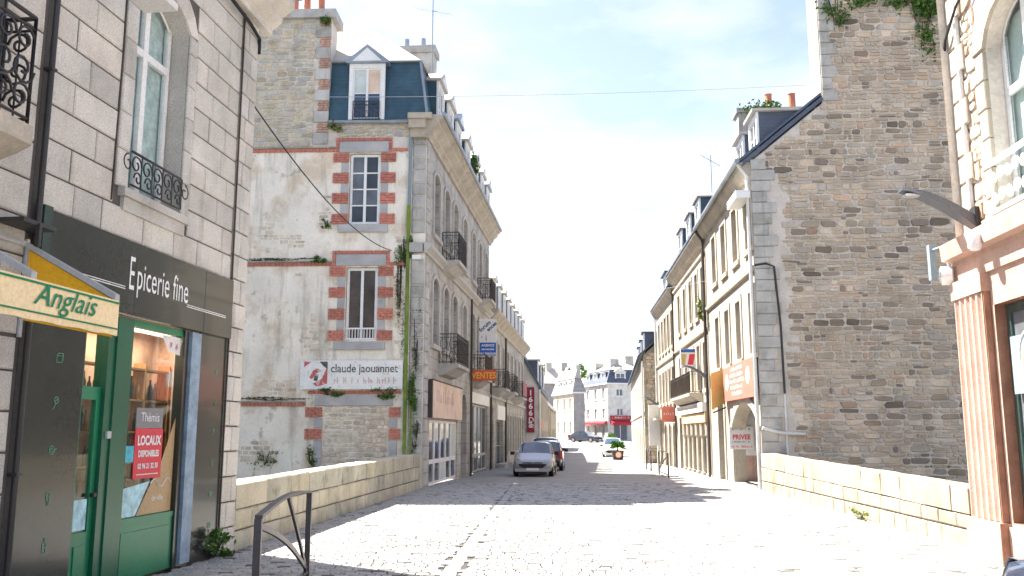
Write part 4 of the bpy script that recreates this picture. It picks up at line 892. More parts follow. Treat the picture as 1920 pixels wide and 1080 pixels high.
MB().box(0, .56, -.04, .04, 0, 3.35).build('panel', 'sign_maroon', s)
tx = MB(); z = 2.75
for c in '1666': text(tx, c, .28, -.04, z, .56, align='CENTER', bold=.012, sx=1.1); z -= .5
text(tx, 'Café', .14, -.04, 1.18, .52, rot=-math.pi / 2, shear=.25, bold=.01, sx=.85); tx.build('lettering', 'text_white', s)

t = thing('small_house', 'low warm stone house with sloping roof past the white gable', 'house', (4.0, 92, gz(92)), 84)
mb = MB(); mb.add([(0, 0, -1), (0, 0, 4.3), (0, 3, 7.4), (0, 6, 4.3), (0, 6, -1)], [(4, 3, 2, 1, 0)]); wall(mb, 0, 10, -1, 4.3, 0, [(1.5, 2.4, .9, 2.2, 0), (4, 5, -.2, 2.2, 0), (6.5, 7.4, .9, 2.2, 0)], .15); mb.quad((10, 0, -1), (10, 6, -1), (10, 6, 4.3), (10, 0, 4.3)); mb.build('wall', 'facade_warm2', t)
for op in ((1.5, 2.4, .9, 2.2), (4, 5, -.2, 2.2), (6.5, 7.4, .9, 2.2)): window(t, ID, *op, .1, 0, 2, 1, .06)
mb = MB(); mb.add([(-.2, -.3, 4.05), (10.2, -.3, 4.05), (10.2, 3, 7.5), (-.2, 3, 7.5), (10.2, 6.3, 4.05), (-.2, 6.3, 4.05)], [(0, 1, 2, 3), (3, 2, 4, 5)]); mb.build('roof', 'roof_grey', t)
window(t, Fr(0, 0, 0, -90), -2.6, -1.6, 2.6, 4.0, -.08, 0, 2, 1, .08, gm='glass_dark')

# ---------------------------------------------------------------- rubble gabled building, right
t = thing('rubble_building', 'tall building with brown rubble gable and huge ivy-topped chimney stack', 'building', (*C3, 0), -90 - A3); R2 = t
GR2 = Fr(0, 0, 0, 90 + A3 - 4)
ins = lambda x, z: (z < 10.35 + .815 * x) if x < 2.42 else True
mb = MB(); mb.add([(0, 0, -3.2), (8.5, 0, -3.2), (8.5, 0, 18.0), (2.42, 0, 18.0), (2.42, 0, 12.3), (0, 0, 10.33)], [(0, 1, 2, 3, 4, 5)]); mb.build('gable_wall', 'mortar_pale', t, GR2)
rb = rubble_rects(.5, 7.0, -.1, 17.6, lambda x, z: ins(x, z) and not (x < .85 and z < 10), (.08, .25), (.14, .64), .026)
rubble(t, GR2, rb, -.001, .034, ['rubble_%d' % i for i in range(6)])
z = 0; k = 0
while z < 10.2:
    h = .36; w = (.78, .5, .62)[k % 3]; place(block_mesh(w - .02, h - .02, .06, .015), 'quoin', t, GR2, w / 2, -.001, z + h / 2, m='quoin'); z += h; k += 1
z = 12.35; k = 0
while z < 17.5:
    h = .4; w = (.5, .34)[k % 2]; place(block_mesh(w - .02, h - .02, .06, .015), 'quoin', t, GR2, 2.42 + w / 2, -.001, z + h / 2, m='quoin'); z += h; k += 1
mb = MB(); mb.box(2.40, 8.5, .004, 1.15, 11.5, 18.0); mb.build('chimney_stack', 'facade_warm2', t, GR2)
# street front, x runs towards the square
ops = [(-x - .45, -x + .45, 7.6, 9.5, 0) for x in (.62, 2.9, 5.2, 7.4)] + [(-x - .42, -x + .42, 4.2, 6.2, 0) for x in (.6, 2.85, 5.05, 7.2)] + [(-4.95, -.14, -.2, 2.72, .9), (-7.65, -6.4, -.2, 2.82, 0)]
mb = MB(); wall(mb, -9.75, 0, -.6, 10.2, 0, ops, .45); mb.quad((-9.75, 8.5, -.6), (-9.75, 0, -.6), (-9.75, 0, 10.2), (-9.75, 8.5, 10.2)); mb.build('front_wall', 'facade_warm2', t)
for op in ops[:8]:
    s = MB(); surround(s, *op, -.002, .2, .04); s.build('window_surround', 'trim_warm', t)
    window(t, ID, *op[:4], .22, 0, 2, 3, .06, 'grey_paint', ['glass_grey', 'glass_brown'], .03)
window(t, ID, -7.64, -6.41, -.1, 2.8, .3, 0, 2, 2, .1, 'iron_brown', 'glass_dark', .05, name='doorway')
s = MB(); surround(s, *ops[9], -.002, .22, .05, False); s.build('door_surround', 'trim_warm', t)
p = arch_pts(-4.95, -.14, 1.82, .9, 13); q = arch_pts(-5.25, -.01, 1.84, 1.22, 13)
for i in range(13): MB().prism([p[i], p[i + 1], q[i + 1], q[i]], -.045, -.002).build('arch_stone', 'trim_warm', t)
# porch behind the arch: cross wall facing the square
mb = MB().box(-5.2, -4.96, .45, 1.35, .9, 3.0); mb.build('porch_wall', 'render_white', t)
MB().box(-5.2, -4.955, .45, 1.35, -.2, .9).build('porch_dado', 'shop_pink', t)
MB().box(-5.2, -4.97, 1.35, 3.2, -.2, .95).build('porch_dado', 'shop_pink_polished', t); MB().box(-5.2, -4.97, 1.352, 3.2, .95, 1.5).build('porch_panel', 'sign_yellow', t)
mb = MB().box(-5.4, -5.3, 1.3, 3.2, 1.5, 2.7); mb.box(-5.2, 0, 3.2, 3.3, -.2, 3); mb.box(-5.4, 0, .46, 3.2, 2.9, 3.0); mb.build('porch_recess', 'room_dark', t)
MB().quad((-5.2, .45, -.01), (0, .45, -.01), (0, 3.2, -.01), (-5.2, 3.2, -.01)).build('porch_floor', 'sett_1', t)
MB().extr([(0, 6.78), (-.1, 6.8), (-.12, 6.92), (0, 6.98)], -9.75, -.02).build('string_course', 'trim_warm', t)
MB().extr([(0, 9.9), (-.1, 9.95), (-.28, 10.2), (-.34, 10.34), (0, 10.36)], -9.75, .02).build('cornice', 'facade_warm', t)
mb = MB(); mb.tube([(-9.75, -.42, 10.38), (.1, -.42, 10.38)], .08, 8); mb.build('gutter', 'zinc', t)
def pitched(parent, xa, xb, ye, ze, yr, zr, yb, m, th=.1):
    mb = MB()
    for (a, b) in (((ye, ze), (yr, zr)), ((yr, zr), (yb, ze))):
        mb.add([(xa, a[0], a[1]), (xb, a[0], a[1]), (xb, b[0], b[1]), (xa, b[0], b[1]), (xa, a[0], a[1] - th), (xb, a[0], a[1] - th), (xb, b[0], b[1] - th), (xa, b[0], b[1] - th)], [(0, 1, 2, 3), (7, 6, 5, 4), (0, 4, 5, 1), (1, 5, 6, 2), (3, 7, 4, 0)])
    return mb.build('roof', m, parent)
pitched(t, -9.75, -.03, -.4, 10.42, 4.25, 14.2, 8.9, 'slate_dark')
MB().add([(-.25, -.08, 10.2), (2.4, -.08, 12.36), (2.4, -.08, 12.52), (-.25, -.08, 10.36), (-.25, .1, 10.2), (2.4, .1, 12.36), (2.4, .1, 12.52), (-.25, .1, 10.36)], [(0, 1, 2, 3), (4, 7, 6, 5), (3, 2, 6, 7), (0, 4, 5, 1), (0, 3, 7, 4), (1, 5, 6, 2)]).build('verge_board', 'slate_dark', t, GR2)
for x in (-.9, -3.2): dormer(t, ID, x, 1.2, 10.75 + .0, 12.15, 12.7, .35, 2.6, 'roof_pale', 'slate_dark', 'glass_grey', flat=True)
mb = MB().tube([(-.06, -.1, 0), (-.06, -.1, 9.9), (-.06, -.38, 10.3)], .06, 10); mb.build('drainpipe', 'pipe_white', t)
mb = MB().tube([(-9.7, -.1, 0), (-9.7, -.1, 9.9), (-9.7, -.38, 10.3)], .055, 10); mb.build('drainpipe', 'iron_brown', t)
mb = MB().tube([(.0, -.06, 6.95), (.35, -.07, 7.0), (.6, -.07, 6.9), (.72, -.07, 5), (.74, -.07, 2.9)], .035, 8); mb.build('conduit', 'iron_black', t, GR2)
mb = MB().tube([(.74, -.07, 2.9), (.74, -.07, -.1)], .03, 8).tube([(.0, -.1, 1.85), (.6, -.1, 1.7), (1.3, -.1, 1.66)], .05, 8); mb.build('conduit', 'pipe_white', t, GR2)
MB().box(-1.5, .1, -.5, -.05, 9.15, 9.4).build('blind_box', 'white_paint', t)
mb = MB(); mb.box(-9.75, -8.9, 1.5, 4.1, 11.6, 15.3); mb.build('chimney', 'quoin', t); MB().box(-9.85, -8.8, 1.4, 4.2, 15.302, 15.5).build('chimney_cap', 'quoin', t)
for y in (2.9, 3.9): MB().lathe([(.15, 0), (.14, .7), (.17, .75)], -9.3, y, 15.5, 10).build('chimney_pot', 'terracotta', t)
# signs here
s = thing('shop_sign', 'big salmon lettered sign board above the rounded arch', 'sign', wpt(ID, R2, (-5.5, -.06, 2.85)), -90 - A3)
MB().prism([(0, 0), (5.45, -.02), (5.45, 1.22), (0, 1.2)], -.1, 0).build('panel', 'sign_salmon', s)
tx = MB()
for i, w in enumerate((2.2, 2.4, 2.6, 2.2, 1.8)): scrawl(tx, 2.6 - w / 2, 2.6 + w / 2, -.1, .98 - i * .21, .15)
tx.disc(.75, -.108, .65, .3, -.101).disc(4.55, -.108, .7, .28, -.101); tx.build('lettering', 'text_white', s)
s = thing('shop_sign', 'slanted yellow sign panel on the wall past the rounded arch', 'sign', wpt(ID, R2, (-5.9, -.05, 2.55)), -90 - A3)
MB().add([(0, 0, .25), (.25, -.55, .0), (.25, -.55, 1.35), (0, 0, 1.55), (.05, .0, .25), (.3, -.55, 0), (.3, -.55, 1.35), (.05, 0, 1.55)], [(0, 3, 2, 1), (4, 5, 6, 7), (0, 1, 5, 4), (2, 3, 7, 6), (1, 2, 6, 5), (0, 4, 7, 3)]).build('panel', 'sign_yellow', s)
MB().tube([(.1, 0, .1), (.27, -.5, -.1)], .03, 6).build('bracket', 'iron_black', s)
s = thing('notice_board', 'white notice with red PRIVEE lettering inside the rounded arch', 'sign', wpt(ID, R2, (-4.90, -.12, 1.12)), -4)
MB().box(0, .86, 0, .03, 0, .82).build('board', 'sign_white', s)
tx = MB(); text(tx, 'PRIVEE', .43, 0, .36, .24, align='CENTER', bold=.008, sx=.9); scrawl(tx, .08, .8, 0, .06, .08); tx.build('lettering', 'red_print', s)
tx = MB(); scrawl(tx, .1, .78, 0, .68, .08); scrawl(tx, .1, .78, 0, .24, .06); tx.build('lettering', 'text_black', s)

# ---------------------------------------------------------------- next two fronts, right
o3 = wpt(ID, R2, (-9.77, 0, 0)); t = thing('townhouse', 'sunlit cream townhouse with iron balcony over a columned shopfront', 'house', o3, -90 - A3); R3 = t
wx = [.85, 2.75, 4.75, 6.95, 9.2]
ops = [(-x - .42, -x + .42, 6.85, 8.9, 0) for x in wx] + [(-x - .45, -x + .45, 3.6, 5.6, 0) for x in wx] + [(-8.3, -.4, -.3, 2.14, 0), (-10.6, -9.3, -.3, 2.5, 0)]
mb = MB(); wall(mb, -11.5, 0, -.8, 9.9, 0, ops, .4); mb.quad((-11.5, 8.5, -.8), (-11.5, 0, -.8), (-11.5, 0, 9.9), (-11.5, 8.5, 9.9)); mb.build('front_wall', 'facade_warm2', t)
for op in ops[:10]:
    s = MB(); surround(s, *op, -.002, .16, .04); s.build('window_surround', 'trim_warm', t); window(t, ID, *op[:4], .22, 0, 2, 3, .06, 'grey_paint', ['glass_grey', 'glass_brown'], .03)
window(t, ID, -10.59, -9.31, -.25, 2.48, .25, 0, 2, 2, .1, 'iron_brown', 'glass_dark', .05, name='doorway')
window(t, ID, -8.29, -.41, -.25, 2.12, .35, 0, 5, 2, .08, 'iron_brown', ['glass_dark', 'glass_brown'], .05, name='shop_window')
for i in range(6):
    x = -8.1 + i * 1.5; m = MB(); m.lathe([(.17, 0), (.17, .25), (.13, .3), (.12, 1.75), (.17, 1.85), (.17, 2.4)], x, .0, -.25, 10); m.build('column', 'trim_warm', t, smooth=False)
MB().extr([(0, 5.98), (-.1, 6.0), (-.12, 6.1), (0, 6.14)], -11.5, 0).build('string_course', 'trim_warm', t)
MB().extr([(0, 9.3), (-.08, 9.34), (-.1, 9.44), (0, 9.48)], -11.5, 0).build('string_course', 'trim_warm', t)
MB().extr([(0, 9.75), (-.2, 9.9), (-.4, 10.2), (-.42, 10.34), (0, 10.36)], -11.5, 0).build('cornice', 'facade_warm', t)
pitched(t, -11.5, 0, -.45, 10.4, 4.2, 13.4, 8.8, 'slate_dark')
for x in (-1.4, -4.4, -7.6): dormer(t, ID, x, 1.3, 10.45, 12.0, 12.4, -.05, 2.6, 'roof_grey', 'slate_blue', 'glass_grey')
balcony(t, ID, -9.4, -1.9, 3.45, .6, .95, 'trim_warm', 'iron_brown', False)
MB().box(-9.8, -.45, -.28, -.003, 2.6, 3.0).build('shop_fascia', 'sign_white', t)
tx = MB(); scrawl(tx, -8.6, -1.6, -.28, 2.68, .24); tx.build('lettering', 'text_faint', t)
MB().box(-8.0, -.3, -.2, -.003, 2.16, 2.56).build('shop_band', 'tan_fabric', t)
mb = MB().tube([(-.12, -.1, -.2), (-.12, -.1, 9.6)], .05, 8).tube([(-11.4, -.1, -.2), (-11.4, -.1, 9.6)], .05, 8); mb.build('drainpipe', 'iron_brown', t)
MB().box(-11.6, -10.9, 3.4, 5.4, 12, 15).build('chimney', 'quoin', t)
s = thing('shop_sign', 'small square sign in blue red and yellow hung over the street', 'sign', wpt(ID, R3, (-2.6, -.85, 4.6)), 0)
MB().box(0, .68, -.06, .06, 0, .86).build('panel', 'sign_white', s); MB().box(.02, .66, -.068, -.061, .7, .84).build('header', 'sign_blue', s)
MB().prism([(.3, .14), (.55, .14), (.66, .62), (.4, .62)], -.068, -.061).build('emblem', 'red_print', s); MB().prism([(.04, .14), (.18, .14), (.28, .62), (.04, .62)], -.068, -.061).build('emblem', 'sign_yellow', s)
tx = MB(); scrawl(tx, .08, .62, -.06, .02, .07); tx.build('lettering', 'text_blue', s)

o4 = wpt(ID, R3, (-11.52, 0, 0)); t = thing('townhouse', 'narrow sunlit townhouse with closely spaced tall windows past the columned shopfront', 'house', o4, -90 - A3); R3b = t
wx = [1.2, 2.9, 4.6, 6.3, 8.2]
ops = [(-x - .42, -x + .42, 6.6, 8.6, 0) for x in wx] + [(-x - .42, -x + .42, 3.5, 5.4, 0) for x in wx] + [(-1.9, -.6, -.6, 2.3, .2), (-4.0, -2.8, -.6, 2.3, .2), (-6.3, -5.0, -.6, 2.3, .2), (-8.9, -7.4, -.6, 2.3, 0)]
mb = MB(); wall(mb, -10.0, 0, -1, 9.4, 0, ops, .35); mb.quad((-10, 8.5, -1), (-10, 0, -1), (-10, 0, 9.4), (-10, 8.5, 9.4)); mb.build('front_wall', 'facade_warm', t)
for i, op in enumerate(ops):
    s = MB(); surround(s, *op, -.002, .14, .04, i < 10); s.build('window_surround', 'trim_warm', t); window(t, ID, *op[:4], .2, op[4], 2, 3, .06, 'grey_paint', ['glass_grey', 'glass_dark'], .03)
MB().extr([(0, 5.9), (-.1, 5.94), (-.12, 6.04), (0, 6.1)], -10, 0).build('string_course', 'trim_warm', t); MB().extr([(0, 9.2), (-.2, 9.4), (-.35, 9.6), (-.37, 9.74), (0, 9.76)], -10, 0).build('cornice', 'facade_warm', t)
pitched(t, -10, 0, -.4, 9.8, 4.2, 13.0, 8.8, 'slate_dark'); MB().tube([(-9.9, -.1, -.3), (-9.9, -.1, 9.2), (-9.9, -.36, 9.7)], .06, 8).build('drainpipe', 'pipe_white', t)
dormer(t, ID, -5, 2.2, 9.9, 11.3, 11.8, .1, 2.4, 'slate_dark', 'slate_blue', 'glass_grey', flat=True)
MB().box(-9.4, -6.6, -.5, -.003, 2.5, 2.62).build('door_canopy', 'trim_warm', t)
s = thing('shop_sign', 'round-cornered red sign hung between the two sunlit townhouses', 'sign', wpt(ID, R3b, (-.4, -.8, 2.3)), 0)
MB().prism([(0, .1), (.1, 0), (.7, 0), (.8, .1), (.8, .75), (.7, .85), (.1, .85), (0, .75)], -.05, .05).build('panel', 'sign_salmon', s); tx = MB(); scrawl(tx, .12, .7, -.05, .38, .14); tx.build('lettering', 'text_white', s)
s = thing('wall_panel', 'tall pale panel fixed beside the far shop doors', 'sign', wpt(ID, R3b, (-9.0, -.75, .9)), 0); MB().box(0, .72, -.05, .05, 0, 2.6).build('panel', 'pipe_white', s); MB().tube([(.7, 0, 1.2), (.95, 0, 1.2)], .03, 6).build('bracket', 'iron_black', s)

t = thing('stone_house', 'lower weathered stone house with slate dormers near the palm planter', 'house', (8.9, 60, gz(60)), -96.3); R4 = t
GR4 = Fr(0, 0, 0, 90 + 6.3 - 6)
mb = MB(); mb.add([(0, 0, -1), (9, 0, -1), (9, 0, 7.2), (4.5, 0, 11.2), (0, 0, 7.2)], [(0, 1, 2, 3, 4)]); mb.build('gable_wall', 'render_dirty', t, GR4)
ops = [(-2 - i * 4.2, -1.1 - i * 4.2, 4.2, 6, 0) for i in range(9)] + [(-2.2 - i * 4.2, -.9 - i * 4.2, -.3, 2.4, .25 if i % 2 else 0) for i in range(9)]
mb = MB(); wall(mb, -39, 0, -1, 7.2, 0, ops, .3); mb.build('front_wall', 'facade_warm', t)
for op in ops: window(t, ID, *op[:4], .2, op[4], 2, 2, .07, 'grey_paint', 'glass_dark', .03)
MB().extr([(0, 3.2), (-.08, 3.24), (-.1, 3.36), (0, 3.4)], -39, 0).build('string_course', 'trim_warm', t)
pitched(t, -39, .15, -.4, 7.15, 4.5, 11.4, 9.4, 'slate_dark')
for x in (-1.6, -7, -12.5): dormer(t, ID, x, 1.5, 7.3, 8.8, 9.3, .1, 2.6, 'slate_dark', 'slate_dark', 'glass_dark', flat=True)
MB().tube([(.05, -.1, -.2), (.05, -.1, 6.8)], .06, 8).build('drainpipe', 'pipe_white', t)
rr = rubble_rects(.15, 4.5, 0, 10.5, lambda x, z: z < 7.0 + .88 * x, (.14, .28), (.25, .7))
rubble(t, GR4, rr, -.001, .04, ['rubble_3', 'rubble_0', 'oldstone_1', 'rubble_2'], limit=60)

# ---------------------------------------------------------------- pink shop, right foreground
t = thing('pink_shop_house', 'stone house over a pink shopfront with fluted pilaster', 'house', (*C4, 0), -90 - A4); R1 = t
UY = .3
ops = [(1.05, 2.45, 4.62, 7.55, .5)]
mb = MB(); wall(mb, 0, 9, 4.4, 9.6, UY, ops, .26); mb.quad((0, 9, -3.2), (0, .12, -3.2), (0, .12, 9.6), (0, 9, 9.6)); mb.quad((0, 9, -.2), (9, 9, -.2), (9, 9, 9.6), (0, 9, 9.6)); mb.quad((9, 0, -.2), (9, 9, -.2), (9, 9, 9.6), (9, 0, 9.6)); mb.build('wall', 'mortar_pale', t)
rb = rubble_rects(.25, .8, 4.45, 9.4, lambda x, z: True, (.16, .3), (.2, .4)) + rubble_rects(2.75, 6, 4.45, 9.4, lambda x, z: True, (.16, .3), (.2, .5))
rubble(t, ID, rb, UY - .001, .03, ['quoin_warm', 'rubble_5', 'rubble_3', 'quoin_warm'], limit=160)
z = 4.48; k = 0
while z < 9.4:
    w = (.46, .3)[k % 2]; place(block_mesh(w, .40, .075, .015), 'quoin', t, ID, w / 2, UY - .001, z + .21, m='quoin_warm'); w2 = (.3, .24)[k % 2]
    if z < 6.9: place(block_mesh(w2, .40, .06, .012), 'jamb_stone', t, ID, 1.045 - w2 / 2, UY - .001, z + .21, m='quoin_warm'); place(block_mesh(w2, .40, .06, .012), 'jamb_stone', t, ID, 2.455 + w2 / 2, UY - .001, z + .21, m='quoin_warm')
    z += .42; k += 1
p = arch_pts(1.05, 2.45, 7.05, .5, 7); q = arch_pts(.72, 2.78, 7.05, .9, 7)
for i in range(7): MB().prism([p[i], p[i + 1], q[i + 1], q[i]], UY - .06, UY - .002).build('arch_stone', 'quoin_warm', t)
window(t, ID, 1.06, 2.44, 4.64, 7.53, UY + .2, .48, 2, 2, .08, 'white_paint', 'shop_glass', .045, transom=[6.35])
MB().box(1.06, 2.44, UY + .29, UY + .30, 4.64, 7.4).build('curtain', 'curtain', t)
rl = MB(); rl.box(1.0, 2.5, UY - .12, UY - .06, 5.32, 5.38).box(1.0, 2.5, UY - .11, UY - .07, 4.64, 4.7)
for i in range(7):
    for zc in (4.86, 5.15): scroll(rl, 1.12 + i * .21, zc, .095, UY - .09, 1.3, 0, 1 if i % 2 else -1, .018)
rl.build('window_rail', 'white_paint', t)
MB().box(.9, 2.6, UY - .1, UY, 4.5, 4.63).build('window_sill', 'quoin_warm', t)
pitched(t, -.2, 9.2, -.2, 9.6, 4.5, 13, 9.2, 'slate_dark')
# shopfront
MB().extr([(UY, 4.12), (.06, 4.12), (.06, 4.18), (-.08, 4.2), (-.1, 4.44), (UY, 4.5)], -.08, 9).build('shop_cornice', 'shop_pink', t)
MB().box(-.03, 9, .06, .4, 3.86, 4.118).build('shop_architrave', 'shop_pink', t)
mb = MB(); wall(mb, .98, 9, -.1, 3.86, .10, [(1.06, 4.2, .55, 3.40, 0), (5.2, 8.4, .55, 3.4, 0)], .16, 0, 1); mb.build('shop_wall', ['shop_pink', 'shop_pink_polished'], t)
MB().box(.985, 9, .06, .099, -.1, .5).build('shop_base', 'shop_pink', t)
n = 5; w = .90 / n; mb = MB(); pr = [(.05, .0)]
for i in range(n):
    x0 = .05 + i * w
    pr += [(x0 + .025, .0)] + [(x0 + .025 + (w - .05) * q / 6, .045 * math.sin(math.pi * q / 6)) for q in range(1, 6)] + [(x0 + w - .025, .0)]
pr += [(.95, .0), (.95, .3), (.05, .3)]; N = len(pr)
mb.add([(x, y, .55) for x, y in pr] + [(x, y, 3.6) for x, y in pr], [tuple(range(N - 1, -1, -1)), tuple(range(N, 2 * N))] + [(i, (i + 1) % N, (i + 1) % N + N, i + N) for i in range(N)]); pl = mb.build('pilaster', 'shop_pink', t)
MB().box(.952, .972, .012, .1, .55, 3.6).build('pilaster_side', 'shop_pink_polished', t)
MB().box(.0, .98, -.02, .3, 3.602, 3.858).build('pilaster_capital', 'shop_pink', t)
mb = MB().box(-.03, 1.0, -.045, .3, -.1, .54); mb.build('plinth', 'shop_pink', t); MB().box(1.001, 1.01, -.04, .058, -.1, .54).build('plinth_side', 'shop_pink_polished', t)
sw = window(t, ID, 1.07, 4.19, .56, 3.39, .24, 0, 2, 1, .12, 'panel_green', 'glass_grey', .06, name='shop_window'); window(t, ID, 5.21, 8.39, .56, 3.39, .24, 0, 2, 1, .12, 'panel_green', 'glass_grey', .06, name='shop_window')
MB().box(1.2, 2.3, .20, .215, 2.2, 2.95).build('window_sign', 'pipe_grey', t)
tx = MB(); tx.tube([(1.72 + .3 * math.cos(q), .195, 2.68 + .32 * math.sin(q)) for q in [i * math.pi / 12 for i in range(25)]], .012, 5); tx.build('window_emblem_ring', 'text_white', t)
tx = MB().prism([(1.5, 2.62), (1.6, 2.85), (1.75, 2.9), (1.9, 2.8), (1.95, 2.62), (1.8, 2.42), (1.62, 2.44)], .185, .199); tx.build('window_emblem', 'sign_yellow', t); MB().prism([(1.66, 2.86), (1.7, 3.02), (1.8, 2.9)], .18, .184).build('window_emblem', 'text_orange', t)
MB().tube([(.32, UY - .06, 4.5), (.32, UY - .06, 9.5)], .04, 8).build('drainpipe', 'pipe_white', t)
MB().lathe([(.06, 0), (.09, .04), (.09, .2), (.05, .24)], 1.2, -.14, 4.12, 12).build('alarm_lamp', 'white_paint', t, smooth=True)
# floodlight and bracket at the corner
s = thing('floodlight', 'white drum floodlight on a bracket at the pink shop corner', 'lamp', wpt(ID, R1, (-.05, .05, 4.0)), -90 - A4)
mb = MB(); mb.tube([(0, 0, 0), (-.06, -.14, .0)], .14, 18); mb.build('drum', 'white_paint', s); MB().tube([(-.06, -.14, 0), (-.066, -.152, 0)], .12, 18).build('lens', 'lamp_clear', s)
mb = MB().tube([(.1, .0, .42), (-.2, -.05, .46), (-.42, -.1, .46)], .025, 6).tube([(-.2, -.05, .46), (-.06, .0, .1)], .02, 6); mb.box(-.5, -.4, -.15, -.06, .0, .55); mb.build('bracket', 'pipe_grey', s)
# blade shaped street lamps
def lamp(label, loc, deg, L=1.0, grp=None):
    t = thing('street_lamp', label, 'lamp', loc, deg)
    mb = MB(); n = 9; V = []
    for i in range(n):
        u = i / (n - 1); y = -L * u; z = .42 * math.sin(u * 1.5) ; w = .09 + .05 * math.sin(u * 3); h = .16 * (1 - u) + .035
        V += [(-w, y, z - h), (w, y, z - h), (w * .7, y, z), (-w * .7, y, z)]
    mb.add(V, [(3, 2, 1, 0), tuple(range(4 * n - 4, 4 * n))] + [(4 * i + k, 4 * i + (k + 1) % 4, 4 * i + 4 + (k + 1) % 4, 4 * i + 4 + k) for i in range(n - 1) for k in range(4)]); mb.build('blade', 'lamp_steel', t)
    MB().box(-.09, .09, -.02, .06, -.3, .12).build('wall_plate', 'iron_black', t); MB().box(-.07, .07, -L * .95, -L * .6, .30, .335).build('lens', 'lamp_clear', t)
lamp('dark blade street lamp on the quoined wall above the pink shop', wpt(ID, R1, (.42, UY - .08, 4.78)), -90 - A4, 1.0)
lamp('dark blade street lamp beside the columned shopfront', wpt(ID, R2, (-9.55, -.15, 4.1)), -90 - A3, .95)
lamp('dark blade street lamp on the narrow sunlit townhouse', wpt(ID, R3b, (-9.4, -.1, 3.6)), -90 - A3, .9)

# ---------------------------------------------------------------- houses round the far square
def corner_house(name, label, loc, deg, wl, wr, h, wallm, wins_l, wins_r, roof, dorm_l=(), dorm_r=(), mans=1.9, inset=.7, side='slate_dark', rwall=None):
    """right face runs along local x, left face along -90 deg frame"""
    t = thing(name, label, 'house', (loc[0], loc[1], gz(loc[1])), deg); LF = Fr(0, 0, 0, -90)
    m = MB(); wall(m, 0, wr, -1, h, 0, wins_r, .18); m.quad((wr, 0, -1), (wr, wl, -1), (wr, wl, h), (wr, 0, h)); m.build('side_wall', rwall or wallm, t)
    m = MB(); wall(m, -wl, 0, -1, h, 0, wins_l, .18); m.build('front_wall', wallm, t, LF)
    for o in wins_r: window(t, ID, *o[:4], .12, 0, 2, 1, .08, 'white_paint', 'glass_blue', .04); MB().box(o[0] - .12, o[1] + .12, -.07, -.003, o[2] - .14, o[2] - .003).build('window_sill', 'white_paint', t)
    for o in wins_l: window(t, LF, *o[:4], .12, 0, 2, 2, .08, 'white_paint', 'glass_grey', .04); MB().box(o[0] - .12, o[1] + .12, -.07, -.003, o[2] - .14, o[2] - .003).build('window_sill', 'white_paint', t, LF)
    z1 = h + mans; i = inset
    m = MB(); m.add([(-.2, -.2, h), (wr + .2, -.2, h), (wr + .2, wl + .2, h), (-.2, wl + .2, h), (i, i, z1), (wr - i, i, z1), (wr - i, wl - i, z1), (i, wl - i, z1)], [(0, 1, 5, 4), (1, 2, 6, 5), (2, 3, 7, 6), (3, 0, 4, 7)]); m.build('mansard', roof, t)
    m = MB(); c = (wr / 2); m.add([(i - .1, i - .1, z1), (wr - i + .1, i - .1, z1), (wr - i + .1, wl - i + .1, z1), (i - .1, wl - i + .1, z1), (c, c, z1 + 1.3), (c, max(wl - c, c + .1), z1 + 1.3)], [(0, 1, 4), (1, 2, 5, 4), (2, 3, 5), (3, 0, 4, 5)]); m.build('upper_roof', 'roof_pale', t)
    MB().box(-.25, wr + .25, -.25, -.003, h - .18, h - .002).build('cornice', 'white_paint', t); MB().box(-wl - .2, .2, -.24, -.004, h - .18, h - .002).build('cornice', 'white_paint', t, LF)
    for x in dorm_l: dormer(t, LF, x, 1.3, h + .1, h + 1.5, h + 2.0, .1, 1.2, 'roof_pale', 'slate_dark', 'glass_grey', flat=True)
    for x in dorm_r: dormer(t, ID, x, 1.5, h + .1, h + 1.5, h + 2.2, .1, 1.2, 'roof_pale', 'slate_dark', 'glass_blue')
    return t, LF
t, LF = corner_house('corner_house', 'bright white corner house with red café awnings on the square', (13.2, 123), 16, 9.4, 6.5, 7.9, 'render_white',
    [(-x - .5, -x + .5, z, z + 1.5, 0) for x in (1.6, 4.6, 7.6) for z in (2.9, 5.7)] + [(-x - .6, -x + .6, .2, 2.1, 0) for x in (1.8, 4.6, 7.6)], [(1.3, 2.3, 6.1, 7.1, 0), (1.35, 2.3, 3.4, 4.4, 0), (.8, 2.9, 0, 2.2, 0)], 'slate_dark', (-1.7, -4.7, -7.7), (2.0,))
mb = MB().extr([(0, 2.9), (-.9, 2.45), (-.9, 2.1), (0, 2.35)], .3, 3.3); mb.build('café_awning'.replace('é', 'e'), 'red_awning', t)
MB().box(.3, 3.3, -.3, -.01, 2.95, 3.4).build('sign_board', 'red_awning', t); tx = MB(); scrawl(tx, .5, 3.1, -.3, 3.02, .26); tx.build('lettering', 'text_white', t)
mb = MB().extr([(0, 2.75), (-.5, 2.5), (-.5, 2.25), (0, 2.5)], -9.2, -.2); mb.build('awning', 'red_awning', t, LF)
for (x, y, z) in ((1.3, 2.0, 11.4), (4.2, 3.4, 12.0), (1.2, 7.5, 11.2)): MB().box(x, x + 1.3, y, y + .7, 8.4, z).build('chimney', 'quoin', t)
t, LF = corner_house('corner_house', 'pale townhouse with blue slate attic storey facing the square', (8.35, 121), 14, 9.5, 1.6, 6.6, 'facade_warm2',
    [(-x - .4, -x + .4, z, z + 1.6, 0) for x in (1.5, 4.2, 7.2) for z in (1.0, 4.2)], [], 'roof_grey', (-1.8, -4.3, -6.8), (), 1.9, .35, rwall='roof_grey')
MB().box(.9, 1.5, 1.5, 2.6, 7.5, 10.4).build('chimney', 'quoin', t)
